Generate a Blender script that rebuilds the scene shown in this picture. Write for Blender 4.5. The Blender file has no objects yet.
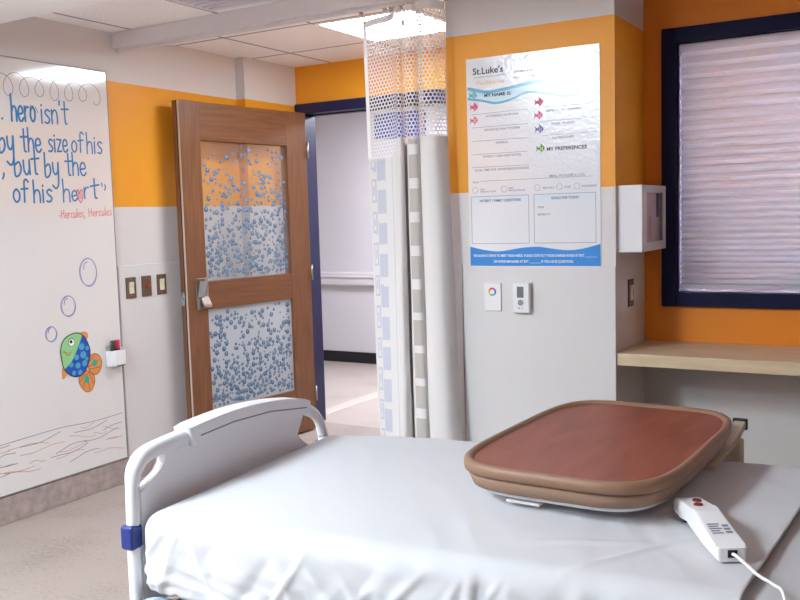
import bpy, bmesh, math, random
from mathutils import Vector, Matrix, noise
random.seed(7)
SC = bpy.context.scene
C = SC.collection
PI = math.pi

# ------------------------------------------------------------------ materials
def lin(c):
    o = []
    for v in c[:3]:
        v = v / 255.0
        o.append(v / 12.92 if v <= 0.04045 else ((v + 0.055) / 1.055) ** 2.4)
    return (o[0], o[1], o[2], 1.0)

def newmat(name):
    m = bpy.data.materials.new(name); m.use_nodes = True
    nt = m.node_tree
    return m, nt, nt.nodes['Principled BSDF']

def link(nt, a, b): nt.links.new(a, b)

def pos_node(nt, kind='Object'):
    t = nt.nodes.new('ShaderNodeTexCoord'); return t.outputs[kind]

def add_bump(nt, b, scale, strength, detail=3.0, dist=0.01, vec=None):
    n = nt.nodes.new('ShaderNodeTexNoise'); n.inputs['Scale'].default_value = scale
    n.inputs['Detail'].default_value = detail
    link(nt, vec or pos_node(nt), n.inputs['Vector'])
    bp = nt.nodes.new('ShaderNodeBump'); bp.inputs['Strength'].default_value = strength
    bp.inputs['Distance'].default_value = dist
    link(nt, n.outputs['Fac'], bp.inputs['Height']); link(nt, bp.outputs['Normal'], b.inputs['Normal'])

def flat(name, rgb, rough=0.5, spec=0.5, metal=0.0, bump=None, coat=0.0, vary=0.0, vscale=8.0):
    m, nt, b = newmat(name)
    b.inputs['Base Color'].default_value = lin(rgb)
    b.inputs['Roughness'].default_value = rough
    b.inputs['Specular IOR Level'].default_value = spec
    b.inputs['Metallic'].default_value = metal
    b.inputs['Coat Weight'].default_value = coat
    if bump: add_bump(nt, b, *bump)
    if vary:
        n = nt.nodes.new('ShaderNodeTexNoise'); n.inputs['Scale'].default_value = vscale
        n.inputs['Detail'].default_value = 4
        link(nt, pos_node(nt), n.inputs['Vector'])
        r = nt.nodes.new('ShaderNodeValToRGB')
        lo = tuple(max(0, c * (1 - vary)) for c in rgb); hi = tuple(min(255, c * (1 + vary)) for c in rgb)
        r.color_ramp.elements[0].position = 0.3; r.color_ramp.elements[0].color = lin(lo)
        r.color_ramp.elements[1].position = 0.7; r.color_ramp.elements[1].color = lin(hi)
        link(nt, n.outputs['Fac'], r.inputs['Fac']); link(nt, r.outputs['Color'], b.inputs['Base Color'])
    return m

def emit(name, rgb, s):
    m = bpy.data.materials.new(name); m.use_nodes = True
    nt = m.node_tree; nt.nodes.clear()
    e = nt.nodes.new('ShaderNodeEmission'); e.inputs['Color'].default_value = lin(rgb); e.inputs['Strength'].default_value = s
    o = nt.nodes.new('ShaderNodeOutputMaterial'); link(nt, e.outputs[0], o.inputs[0])
    return m

WHITE = (216, 211, 210); ORANGE = (235, 158, 40)
def banded(name, z0, z1, base=WHITE, band=ORANGE, rough=0.42):
    """painted wall: base colour with an orange band between two heights"""
    m, nt, b = newmat(name)
    b.inputs['Roughness'].default_value = rough; b.inputs['Specular IOR Level'].default_value = 0.35
    g = nt.nodes.new('ShaderNodeNewGeometry'); s = nt.nodes.new('ShaderNodeSeparateXYZ')
    link(nt, g.outputs['Position'], s.inputs[0])
    def step(op, v):
        q = nt.nodes.new('ShaderNodeMath'); q.operation = op; q.inputs[1].default_value = v
        link(nt, s.outputs['Z'], q.inputs[0]); return q.outputs[0]
    mu = nt.nodes.new('ShaderNodeMath'); mu.operation = 'MULTIPLY'
    link(nt, step('GREATER_THAN', z0), mu.inputs[0]); link(nt, step('LESS_THAN', z1), mu.inputs[1])
    mx = nt.nodes.new('ShaderNodeMix'); mx.data_type = 'RGBA'
    mx.inputs['A'].default_value = lin(base); mx.inputs['B'].default_value = lin(band)
    link(nt, mu.outputs[0], mx.inputs['Factor']); link(nt, mx.outputs['Result'], b.inputs['Base Color'])
    add_bump(nt, b, 160.0, 0.06, 2.0, 0.004, g.outputs['Position'])
    return m

def tiles(name, ox, oy, sx=0.61, sy=0.61):
    m, nt, b = newmat(name)
    b.inputs['Roughness'].default_value = 0.85
    g = nt.nodes.new('ShaderNodeNewGeometry'); s = nt.nodes.new('ShaderNodeSeparateXYZ')
    link(nt, g.outputs['Position'], s.inputs[0])
    outs = []
    for ax, off, size in (('X', ox, sx), ('Y', oy, sy)):
        a = nt.nodes.new('ShaderNodeMath'); a.operation = 'SUBTRACT'; a.inputs[1].default_value = off - 0.009 + 10 * size * -1
        link(nt, s.outputs[ax], a.inputs[0])
        q = nt.nodes.new('ShaderNodeMath'); q.operation = 'MODULO'; q.inputs[1].default_value = size
        link(nt, a.outputs[0], q.inputs[0])
        l = nt.nodes.new('ShaderNodeMath'); l.operation = 'LESS_THAN'; l.inputs[1].default_value = 0.018
        link(nt, q.outputs[0], l.inputs[0]); outs.append(l.outputs[0])
    mxm = nt.nodes.new('ShaderNodeMath'); mxm.operation = 'MAXIMUM'
    link(nt, outs[0], mxm.inputs[0]); link(nt, outs[1], mxm.inputs[1])
    n = nt.nodes.new('ShaderNodeTexNoise'); n.inputs['Scale'].default_value = 90; link(nt, g.outputs['Position'], n.inputs['Vector'])
    r = nt.nodes.new('ShaderNodeValToRGB')
    r.color_ramp.elements[0].position = 0.3; r.color_ramp.elements[0].color = lin((236, 232, 232))
    r.color_ramp.elements[1].position = 0.6; r.color_ramp.elements[1].color = lin((250, 247, 247))
    link(nt, n.outputs['Fac'], r.inputs['Fac'])
    mx = nt.nodes.new('ShaderNodeMix'); mx.data_type = 'RGBA'
    link(nt, mxm.outputs[0], mx.inputs['Factor']); link(nt, r.outputs['Color'], mx.inputs['A'])
    mx.inputs['B'].default_value = lin((150, 143, 145))
    link(nt, mx.outputs['Result'], b.inputs['Base Color'])
    return m

def vinyl(name, a, bcol, rough=0.38):
    m, nt, b = newmat(name)
    b.inputs['Roughness'].default_value = rough
    g = nt.nodes.new('ShaderNodeNewGeometry')
    n1 = nt.nodes.new('ShaderNodeTexNoise'); n1.inputs['Scale'].default_value = 3.0; n1.inputs['Detail'].default_value = 6
    n2 = nt.nodes.new('ShaderNodeTexNoise'); n2.inputs['Scale'].default_value = 60.0; n2.inputs['Detail'].default_value = 3
    for n in (n1, n2): link(nt, g.outputs['Position'], n.inputs['Vector'])
    ad = nt.nodes.new('ShaderNodeMath'); ad.operation = 'ADD'
    link(nt, n1.outputs['Fac'], ad.inputs[0]); link(nt, n2.outputs['Fac'], ad.inputs[1])
    r = nt.nodes.new('ShaderNodeValToRGB')
    r.color_ramp.elements[0].position = 0.75; r.color_ramp.elements[0].color = lin(a)
    r.color_ramp.elements[1].position = 1.2; r.color_ramp.elements[1].color = lin(bcol)
    hf = nt.nodes.new('ShaderNodeMath'); hf.operation = 'MULTIPLY'; hf.inputs[1].default_value = 1.0
    link(nt, ad.outputs[0], hf.inputs[0]); link(nt, hf.outputs[0], r.inputs['Fac'])
    r.color_ramp.elements[0].position = 0.7; r.color_ramp.elements[1].position = 1.0
    link(nt, r.outputs['Color'], b.inputs['Base Color'])
    return m

def wood(name, a, bcol, scale=(14, 14, 1.2), rough=0.4, coat=0.1, pos=(0.3, 0.72)):
    m, nt, b = newmat(name)
    b.inputs['Roughness'].default_value = rough; b.inputs['Coat Weight'].default_value = coat
    b.inputs['Coat Roughness'].default_value = 0.25
    mp = nt.nodes.new('ShaderNodeMapping'); mp.inputs['Scale'].default_value = scale
    link(nt, pos_node(nt), mp.inputs['Vector'])
    n = nt.nodes.new('ShaderNodeTexNoise'); n.inputs['Scale'].default_value = 3.0; n.inputs['Detail'].default_value = 7
    n.inputs['Distortion'].default_value = 0.6
    link(nt, mp.outputs[0], n.inputs['Vector'])
    r = nt.nodes.new('ShaderNodeValToRGB')
    r.color_ramp.elements[0].position = pos[0]; r.color_ramp.elements[0].color = lin(a)
    r.color_ramp.elements[1].position = pos[1]; r.color_ramp.elements[1].color = lin(bcol)
    link(nt, n.outputs['Fac'], r.inputs['Fac']); link(nt, r.outputs['Color'], b.inputs['Base Color'])
    return m

def film(name, rgb, cover, gloss=0.06):
    """clear pane carrying a thin film: part see-through, part white"""
    m = bpy.data.materials.new(name); m.use_nodes = True
    nt = m.node_tree; nt.nodes.clear()
    t = nt.nodes.new('ShaderNodeBsdfTransparent'); d = nt.nodes.new('ShaderNodeBsdfDiffuse'); d.inputs[0].default_value = lin(rgb)
    tr = nt.nodes.new('ShaderNodeBsdfTranslucent'); tr.inputs[0].default_value = lin(rgb)
    dm = nt.nodes.new('ShaderNodeMixShader'); dm.inputs[0].default_value = 0.5
    link(nt, d.outputs[0], dm.inputs[1]); link(nt, tr.outputs[0], dm.inputs[2])
    mx = nt.nodes.new('ShaderNodeMixShader'); mx.inputs[0].default_value = cover
    link(nt, t.outputs[0], mx.inputs[1]); link(nt, dm.outputs[0], mx.inputs[2])
    gl = nt.nodes.new('ShaderNodeBsdfGlossy'); gl.inputs['Roughness'].default_value = 0.12
    m2 = nt.nodes.new('ShaderNodeMixShader'); m2.inputs[0].default_value = gloss
    link(nt, mx.outputs[0], m2.inputs[1]); link(nt, gl.outputs[0], m2.inputs[2])
    o = nt.nodes.new('ShaderNodeOutputMaterial'); link(nt, m2.outputs[0], o.inputs[0])
    return m

def cloth(name, rgb, trans=0.25, rough=0.9):
    m = bpy.data.materials.new(name); m.use_nodes = True
    nt = m.node_tree; b = nt.nodes['Principled BSDF']
    b.inputs['Base Color'].default_value = lin(rgb); b.inputs['Roughness'].default_value = rough
    b.inputs['Specular IOR Level'].default_value = 0.15
    b.inputs['Sheen Weight'].default_value = 0.1
    t = nt.nodes.new('ShaderNodeBsdfTranslucent'); t.inputs[0].default_value = lin(rgb)
    mx = nt.nodes.new('ShaderNodeMixShader'); mx.inputs[0].default_value = trans
    o = nt.nodes['Material Output']
    link(nt, b.outputs[0], mx.inputs[1]); link(nt, t.outputs[0], mx.inputs[2]); link(nt, mx.outputs[0], o.inputs[0])
    w = nt.nodes.new('ShaderNodeTexNoise'); w.inputs['Scale'].default_value = 350
    link(nt, pos_node(nt), w.inputs['Vector'])
    bp = nt.nodes.new('ShaderNodeBump'); bp.inputs['Strength'].default_value = 0.08; bp.inputs['Distance'].default_value = 0.002
    link(nt, w.outputs['Fac'], bp.inputs['Height']); link(nt, bp.outputs['Normal'], b.inputs['Normal'])
    return m

M = {}
M['wall'] = banded('two tone paint', 1.521, 2.195)
M['wall_far'] = banded('paint orange to the ceiling', 1.521, 9.0)
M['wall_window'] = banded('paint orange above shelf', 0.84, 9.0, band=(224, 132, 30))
M['white_wall'] = flat('plain wall paint', WHITE, 0.6, 0.3)
M['corr_wall'] = flat('corridor wall paint', (205, 203, 205), 0.5, 0.3)
M['panel'] = flat('wall protection sheet', (215, 211, 211), 0.35, 0.4, bump=(220.0, 0.05, 2.0, 0.003))
M['ceil_a'] = tiles('ceiling tile', 0.14, 2.71, 0.61, 1.22)
M['ceil_b'] = tiles('entry ceiling tile', 0.37, 3.985)
M['soffit'] = flat('soffit paint', (249, 246, 246), 0.7, 0.3)
M['beam'] = flat('beam enamel', (220, 214, 215), 0.45, 0.4)
M['floor'] = vinyl('flecked vinyl', (132, 119, 112), (156, 142, 134))
M['corr_floor'] = vinyl('corridor vinyl', (160, 148, 139), (174, 162, 153), 0.3)
M['stripe'] = flat('pale vinyl stripe', (190, 180, 170), 0.35)
M['cove'] = flat('cove base vinyl', (166, 151, 146), 0.45, vary=0.08, vscale=25)
M['black_base'] = flat('black base vinyl', (22, 22, 30), 0.4)
M['navy'] = flat('navy enamel', (20, 20, 66), 0.35, 0.5)
M['navy_dark'] = flat('navy window enamel', (12, 13, 54), 0.55, 0.2)
M['doorwood'] = wood('maple door veneer', (106, 65, 38), (130, 84, 52), (16, 16, 1.2))
M['doorrail'] = wood('maple rail veneer', (104, 63, 37), (128, 82, 50), (1.2, 16, 16))
M['steel'] = flat('brushed steel', (170, 160, 152), 0.32, 0.5, 1.0)
M['chrome'] = flat('polished steel', (200, 198, 196), 0.15, 0.5, 1.0)
M['brown_plate'] = flat('brown plastic', (98, 76, 58), 0.45)
M['ivory'] = flat('ivory plastic', (222, 214, 188), 0.4)
M['red'] = flat('red plastic', (176, 40, 34), 0.4)
M['board'] = flat('whiteboard enamel', (224, 219, 217), 0.10, 0.5, coat=0.35)
M['grey_edge'] = flat('grey edge trim', (150, 144, 144), 0.5)
M['ink_blue'] = flat('blue ink', (36, 124, 184), 0.5)
M['ink_red'] = flat('red ink', (226, 110, 116), 0.5)
M['ink_grey'] = flat('grey ink', (120, 112, 136), 0.6)
M['ink_violet'] = flat('violet ink', (128, 124, 180), 0.6)
M['ink_tan'] = flat('tan ink', (192, 156, 128), 0.6)
M['ink_black'] = flat('black ink', (36, 36, 44), 0.6)
M['white_plastic'] = flat('white plastic', (228, 226, 228), 0.35, 0.5)
M['bed_white'] = flat('bed white plastic', (226, 227, 232), 0.32, 0.5)
M['bed_grey'] = flat('bed grey enamel', (160, 176, 196), 0.35, 0.5)
M['bed_dark'] = flat('bed dark frame', (92, 100, 122), 0.45)
M['blue_plastic'] = flat('blue bumper plastic', (24, 44, 118), 0.4)
M['black'] = flat('black rubber', (24, 24, 26), 0.6)
M['sheet'] = cloth('white bed linen', (203, 202, 206), 0.03)
M['sheet2'] = cloth('white under linen', (186, 184, 188), 0.03)
M['mattress'] = flat('mattress cover', (150, 160, 190), 0.6)
M['tray_wood'] = wood('cherry laminate', (126, 62, 42), (150, 80, 56), (6, 1.2, 6), 0.45, 0.0)
M['tray_wood'].node_tree.nodes['Principled BSDF'].inputs['Specular IOR Level'].default_value = 0.3
M['tray_rim'] = flat('tan edge plastic', (140, 106, 83), 0.5)
M['tray_skirt'] = flat('taupe skirt plastic', (146, 116, 96), 0.5)
M['beige'] = flat('beige enamel', (196, 180, 156), 0.45)
M['shelf'] = wood('pale beech laminate', (200, 176, 144), (216, 194, 162), (1.2, 10, 10), 0.45, 0.05)
M['shade'] = cloth('pleated shade cloth', (216, 212, 217), 0.34)
M['paper'] = flat('laminated poster', (226, 225, 230), 0.15, 0.7, bump=(60.0, 0.22, 4.0, 0.004), coat=0.0)
M['p_blue'] = flat('poster blue', (22, 128, 208), 0.4)
M['p_sky'] = flat('poster pale blue', (150, 208, 232), 0.4)
M['p_sky_deep'] = flat('poster mid blue', (84, 168, 206), 0.16, 0.7)
M['p_navy'] = flat('poster navy ink', (46, 52, 84), 0.5)
M['p_grey'] = flat('poster grey ink', (120, 122, 140), 0.5)
M['p_orange'] = flat('poster orange ink', (236, 176, 96), 0.5)
M['p_white'] = flat('poster white ink', (240, 244, 250), 0.5)
M['net'] = cloth('white net', (226, 222, 222), 0.3)
M['cur_white'] = cloth('curtain cream', (224, 220, 219), 0.03)
M['cur_blue'] = cloth('curtain blue grey', (196, 198, 210), 0.03)
M['cur_tan'] = cloth('curtain tan', (188, 181, 176), 0.03)
M['clear_film'] = film('clear pane', (232, 234, 238), 0.10, 0.04)
M['frost_film'] = film('frosted pane', (240, 244, 250), 0.62, 0.04)
M['clear_plastic'] = film('clear plastic', (230, 230, 230), 0.06, 0.08)
M['bub'] = flat('bubble blue', (92, 118, 142), 0.5)
M['bub2'] = flat('bubble deep blue', (68, 98, 128), 0.5)
M['bub3'] = flat('bubble light', (140, 156, 178), 0.5)
M['lamp'] = emit('lamp diffuser', (226, 242, 252), 13.5)
M['lamp_room'] = emit('room lamp diffuser', (226, 243, 252), 33.0)
M['lamp_corr'] = emit('corridor lamp diffuser', (240, 242, 255), 24.0)
M['teal'] = flat('teal ink', (52, 168, 150), 0.5)

# ------------------------------------------------------------------ mesh helpers
def new(): return bmesh.new()

def box(bm, x0, x1, y0, y1, z0, z1, bev=0.0, mi=0, seg=2):
    r = bmesh.ops.create_cube(bm, size=1.0)
    vs = r['verts']
    for v in vs:
        v.co = Vector(((x0 + x1) / 2 + v.co.x * (x1 - x0), (y0 + y1) / 2 + v.co.y * (y1 - y0), (z0 + z1) / 2 + v.co.z * (z1 - z0)))
    fs = list({f for v in vs for f in v.link_faces})
    for f in fs: f.material_index = mi
    if bev > 0:
        es = list({e for v in vs for e in v.link_edges})
        bmesh.ops.bevel(bm, geom=es, offset=bev, segments=seg, profile=0.5, affect='EDGES', material=mi)
    return bm

def smooth_pts(pts, n=6, closed=False):
    P = [Vector(p) for p in pts]
    if len(P) < 3: return P
    out = []; N = len(P)
    rng = range(N) if closed else range(N - 1)
    for i in rng:
        if closed: p0, p1, p2, p3 = P[i - 1], P[i], P[(i + 1) % N], P[(i + 2) % N]
        else: p0, p1, p2, p3 = P[max(i - 1, 0)], P[i], P[i + 1], P[min(i + 2, N - 1)]
        for k in range(n):
            t = k / n
            out.append(0.5 * ((2 * p1) + (p2 - p0) * t + (2 * p0 - 5 * p1 + 4 * p2 - p3) * t * t + (3 * p1 - p0 - 3 * p2 + p3) * t ** 3))
    if not closed: out.append(P[-1])
    return out

def tube(bm, pts, r, seg=12, mi=0, cap=True, flat_y=1.0):
    P = [Vector(p) for p in pts]; rings = []
    rad = r if isinstance(r, (list, tuple)) else [r] * len(P)
    up = None
    for i, p in enumerate(P):
        t = (P[min(i + 1, len(P) - 1)] - P[max(i - 1, 0)]).normalized()
        if up is None:
            up = Vector((0, 0, 1)) if abs(t.z) < 0.9 else Vector((1, 0, 0))
        up = (up - t * up.dot(t)).normalized(); sd = t.cross(up)
        rings.append([bm.verts.new(p + (up * math.cos(2 * PI * k / seg) + sd * math.sin(2 * PI * k / seg) * flat_y) * rad[i]) for k in range(seg)])
    for a, b in zip(rings, rings[1:]):
        for k in range(seg):
            f = bm.faces.new((a[k], a[(k + 1) % seg], b[(k + 1) % seg], b[k])); f.material_index = mi; f.smooth = True
    if cap:
        for rr in (rings[0], rings[-1]):
            try: bm.faces.new(rr).material_index = mi
            except ValueError: pass
    return bm

def prism(bm, poly, a0, a1, axis='z', mi=0, bev=0.0):
    """extrude a 2D outline between a0 and a1 along an axis; the outline runs in the two others"""
    def P(u, v, w):
        return {'z': (u, v, w), 'x': (w, u, v), 'y': (u, w, v)}[axis]
    lo = [bm.verts.new(P(u, v, a0)) for u, v in poly]; hi = [bm.verts.new(P(u, v, a1)) for u, v in poly]
    n = len(poly); fs = []
    for i in range(n):
        f = bm.faces.new((lo[i], lo[(i + 1) % n], hi[(i + 1) % n], hi[i])); fs.append(f)
    c1 = bm.faces.new(lo); c2 = bm.faces.new(list(reversed(hi)))
    for f in fs + [c1, c2]: f.material_index = mi
    if bev:
        es = list({e for f in (c1, c2) for e in f.edges})
        bmesh.ops.bevel(bm, geom=es, offset=bev, segments=2, profile=0.5, affect='EDGES', material=mi)
    return bm

def poly(bm, pts, z=0.0, mi=0):
    f = bm.faces.new([bm.verts.new((p[0], p[1], z)) for p in pts]); f.material_index = mi
    return bm

def disc(bm, x, y, r, z=0.0, mi=0, n=18, ry=None):
    ry = ry or r
    return poly(bm, [(x + r * math.cos(2 * PI * k / n), y + ry * math.sin(2 * PI * k / n)) for k in range(n)], z, mi)

def ribbon(bm, pts, w, z=0.0, mi=0, smooth=5, closed=False, caps=True):
    P = smooth_pts([(p[0], p[1], 0) for p in pts], smooth, closed) if smooth else [Vector((p[0], p[1], 0)) for p in pts]
    if closed: P.append(P[0])
    prev = None
    for i, p in enumerate(P):
        t = (P[min(i + 1, len(P) - 1)] - P[max(i - 1, 0)])
        if t.length < 1e-9: t = Vector((1, 0, 0))
        t.normalize(); nn = Vector((-t.y, t.x, 0)) * w / 2
        a = bm.verts.new((p.x + nn.x, p.y + nn.y, z)); b = bm.verts.new((p.x - nn.x, p.y - nn.y, z))
        if prev:
            f = bm.faces.new((prev[1], b, a, prev[0])); f.material_index = mi
        prev = (a, b)
    if caps and not closed:
        for p in (P[0], P[-1]): disc(bm, p.x, p.y, w / 2, z + 0.00005, mi, 8)
    return bm

def ring(bm, x, y, r, w, z=0.0, mi=0, n=28, ry=None):
    k = (ry or r) / r
    return ribbon(bm, [(x + r * math.cos(2 * PI * i / n), y + k * r * math.sin(2 * PI * i / n)) for i in range(n)], w, z, mi, 0, True)

def lathe(bm, prof, seg=24, axis='z', c=(0, 0, 0), mi=0):
    rings = []
    for r, h in prof:
        rg = []
        for k in range(seg):
            a = 2 * PI * k / seg; u, v = r * math.cos(a), r * math.sin(a)
            p = {'z': (u, v, h), 'x': (h, u, v), 'y': (u, h, v)}[axis]
            rg.append(bm.verts.new((p[0] + c[0], p[1] + c[1], p[2] + c[2])))
        rings.append(rg)
    for a, b in zip(rings, rings[1:]):
        for k in range(seg):
            f = bm.faces.new((a[k], a[(k + 1) % seg], b[(k + 1) % seg], b[k])); f.smooth = True; f.material_index = mi
    for rg in (rings[0], rings[-1]):
        bm.faces.new(rg).material_index = mi
    return bm

def text(bm, s, x0, y0, w, h, z=0.001, mi=0, bold=0.0):
    """lettering fitted to a width w and a capital height h, from its lower corner"""
    cu = bpy.data.curves.new('lettering', 'FONT'); cu.body = s; cu.size = 1.0; cu.offset = bold; cu.resolution_u = 3
    o = bpy.data.objects.new('lettering', cu); C.objects.link(o)
    dg = bpy.context.evaluated_depsgraph_get()
    me = bpy.data.meshes.new_from_object(o.evaluated_get(dg))
    xs = [v.co.x for v in me.vertices]; mn, mx = min(xs), max(xs)
    kx = w / (mx - mn); ky = h / 0.70
    vs = [bm.verts.new((x0 + (v.co.x - mn) * kx, y0 + v.co.y * ky, z)) for v in me.vertices]
    for p in me.polygons:
        try: bm.faces.new([vs[i] for i in p.vertices]).material_index = mi
        except ValueError: pass
    bpy.data.objects.remove(o); bpy.data.curves.remove(cu); bpy.data.meshes.remove(me)
    return bm

def obj(name, bm, mats, parent=None, smooth=False, normals=True):
    if not isinstance(mats, (list, tuple)): mats = [mats]
    if normals: bmesh.ops.recalc_face_normals(bm, faces=bm.faces)
    me = bpy.data.meshes.new(name); bm.to_mesh(me); bm.free()
    for m in mats: me.materials.append(m)
    if smooth:
        me.polygons.foreach_set('use_smooth', [True] * len(me.polygons))
    o = bpy.data.objects.new(name, me); C.objects.link(o)
    if parent: o.parent = parent
    return o

def thing(name, label, cat, loc=(0, 0, 0), rot=(0, 0, 0), group=None):
    o = bpy.data.objects.new(name, None); C.objects.link(o); o.empty_display_size = 0.1
    o.location = loc; o.rotation_euler = rot
    o['label'] = label; o['category'] = cat
    if group: o['group'] = group
    return o

def tag(o, label, cat, group=None):
    o['label'] = label; o['category'] = cat
    if group: o['group'] = group
    return o

def struct(name, bm, mats, parent=None, smooth=False):
    o = obj(name, bm, mats, parent, smooth); o['kind'] = 'structure'; return o

ON_LEFT = (PI / 2, 0, PI / 2)     # local x runs away along the side wall, y up, z into the room
ON_BACK = (PI / 2, 0, 0)          # local x runs along the poster wall, y up, z into the room

# ------------------------------------------------------------------ room shell
CZ = 2.455
b = new(); box(b, -0.1, 5.6, -1.7, 5.10, -0.1, 0.0); struct('floor', b, M['floor'])
b = new(); box(b, -4.5, 4.0, 5.10, 7.5, -0.1, 0.0); box(b, -0.075, 0.055, 5.12, 7.37, 0.0, 0.0015, mi=1)
struct('floor_corridor', b, [M['corr_floor'], M['stripe']])
b = new(); box(b, -0.1, 0.0, -1.7, 5.14, 0, 2.7); struct('wall_left', b, M['wall'])
b = new(); box(b, 0.0, 0.07, 4.505, 5.04, 0, 2.5); struct('wall_pier', b, M['wall'])
# door wall with its opening
b = new(); box(b, -0.1, 0.13, 5.04, 5.16, 0, 2.7); box(b, 0.13, 1.36, 5.04, 5.16, 2.19, 2.7); box(b, 1.36, 2.02, 5.04, 5.16, 0, 2.7)
struct('wall_far', b, M['wall_far'])
b = new(); box(b, 1.985, 2.733, 3.572, 5.16, 0, 2.7); struct('wall_back', b, M['wall'])
# recessed window wall
WX0, WX1, WZ0, WZ1 = 2.87, 4.44, 1.055, 2.135
b = new()
box(b, 2.733, WX0, 3.993, 4.15, 0, 2.7); box(b, WX1, 5.6, 3.993, 4.15, 0, 2.7)
box(b, WX0, WX1, 3.993, 4.15, 0, WZ0); box(b, WX0, WX1, 3.993, 4.15, WZ1, 2.7)
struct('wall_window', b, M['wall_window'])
b = new(); box(b, 5.5, 5.6, -1.7, 4.0, 0, 2.7); struct('wall_right', b, flat('tan panel wall', (160, 134, 112), 0.6))
b = new(); box(b, -0.1, 5.6, -1.8, -1.7, 0, 2.7); struct('wall_front', b, flat('blue grey wall', (120, 118, 126), 0.6))
b = new(); box(b, -4.5, 4.0, 7.377, 7.5, 0, 2.7); struct('wall_corridor', b, M['corr_wall'])
b = new(); box(b, -4.5, -4.4, 5.1, 7.5, 0, 2.7); struct('wall_corridor_end', b, M['corr_wall'])
b = new(); box(b, 3.9, 4.0, 5.1, 7.5, 0, 2.7); struct('wall_corridor_close', b, M['corr_wall'])
b = new(); box(b, -4.5, -0.1, 5.04, 5.16, 0, 2.7); box(b, 2.02, 4.0, 5.04, 5.16, 0, 2.7); struct('wall_corridor_near', b, M['corr_wall'])
b = new(); box(b, -0.1, 5.6, 2.70, 3.55, CZ, 2.55); struct('ceiling', b, M['ceil_a'])
b = new(); box(b, -0.1, 5.6, 3.55, 5.16, CZ, 2.55); struct('ceiling_entry', b, M['ceil_b'])
b = new(); box(b, -0.1, 5.6, 2.30, 2.74, 2.36, 2.70); struct('ceiling_soffit', b, M['soffit'])
b = new(); box(b, -0.1, 5.6, -1.75, 2.32, 2.62, 2.72); struct('ceiling_room', b, M['soffit'])
b = new(); box(b, -4.5, 4.0, 5.16, 7.5, CZ, 2.55); struct('ceiling_corridor', b, M['ceil_b'])
# header beam across the bay, in line with the poster wall
b = new(); box(b, 0.0, 1.985, 3.505, 3.59, 2.372, CZ, 0.004); box(b, 1.985, 5.5, 3.505, 3.572, 2.372, CZ, 0.004)
struct('trim_beam', b, M['beam'])
# cove bases
def base(name, x0, x1, y0, y1, h=0.135, m='cove'):
    b = new(); box(b, x0, x1, y0, y1, 0, h, 0.003); struct(name, b, M[m])
base('baseboard_left', 0.0, 0.012, -1.7, 4.505)
base('baseboard_pier', 0.07, 0.082, 4.505, 5.02)
base('baseboard_back', 1.985, 2.733, 3.56, 3.572)
base('baseboard_window', 2.733, 5.5, 3.981, 3.993)
base('baseboard_corridor', -4.4, 3.9, 7.362, 7.377, 0.108, 'black_base')
# wall protection sheets up to 1.2 m
b = new(); box(b, 0.0, 0.006, 3.455, 4.505, 0.135, 1.2, 0.002); struct('trim_1', b, M['panel'])
b = new(); box(b, 2.047, 2.733, 3.566, 3.572, 0.135, 1.2, 0.002); box(b, 1.985, 2.044, 3.562, 3.572, 0.135, 1.206, 0.003)
struct('trim_2', b, M['panel'])
b = new(); box(b, -4.4, 3.9, 7.33, 7.377, 0.765, 0.90, 0.015); box(b, -4.4, 3.9, 7.32, 7.377, 0.845, 0.862, 0.004); struct('trim_handrail', b, M['corr_wall'])

# door frame
b = new()
box(b, 0.075, 1.40, 5.015, 5.18, 2.135, 2.204, 0.003)
box(b, 0.08, 0.140, 5.015, 5.16, 0.0, 2.135, 0.003); box(b, 1.25, 1.40, 5.015, 5.18, 0.0, 2.135, 0.003)
box(b, 0.14, 1.25, 5.09, 5.13, 2.125, 2.135)
struct('trim_doorframe', b, M['navy'])

# door leaf, opened against the side wall
door = bpy.data.objects.new('door_1', None); C.objects.link(door); door['kind'] = 'structure'
door.location = (0.131, 3.848, 0.0); door.rotation_euler = (0, 0, math.atan2(1.045, 0.119))
TH = 0.060
b = new(); box(b, 0.0, 0.150, 0, TH, 0.012, 2.123, 0.003); obj('stile', b, M['doorwood'], door)
b = new(); box(b, 0.868, 1.052, 0, TH, 0.012, 2.123, 0.003); obj('stile', b, M['doorwood'], door)
for z0, z1 in ((1.902, 2.122), (0.911, 1.076), (0.0135, 0.302)):
    b = new(); box(b, 0.150, 0.868, 0.001, TH - 0.001, z0, z1, 0.002); obj('rail', b, M['doorrail'], door)
def bubbles(bm, x0, x1, z0, z1, dens_top, dens_bot, tries, rmax):
    pts = []
    for _ in range(tries):
        x = random.uniform(x0, x1); t = random.random(); z = z0 + (z1 - z0) * t
        if random.random() > dens_bot + (dens_top - dens_bot) * (t ** 0.7): continue
        r = random.choice([0.4, 0.5, 0.6, 0.7, 0.9, 1.0]) * rmax
        if x - r < x0 or x + r > x1 or z - r < z0 or z + r > z1: continue
        if any((x - a) ** 2 + (z - c) ** 2 < (0.72 * (r + q)) ** 2 for a, c, q in pts): continue
        pts.append((x, z, r))
    for i, (x, z, r) in enumerate(pts):
        d = -0.0006 - (i % 5) * 0.00006
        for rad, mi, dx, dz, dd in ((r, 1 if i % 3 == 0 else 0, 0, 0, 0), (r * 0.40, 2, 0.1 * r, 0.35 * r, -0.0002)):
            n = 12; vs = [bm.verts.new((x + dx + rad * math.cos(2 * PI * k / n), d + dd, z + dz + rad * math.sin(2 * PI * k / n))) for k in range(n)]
            bm.faces.new(vs).material_index = mi
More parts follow.
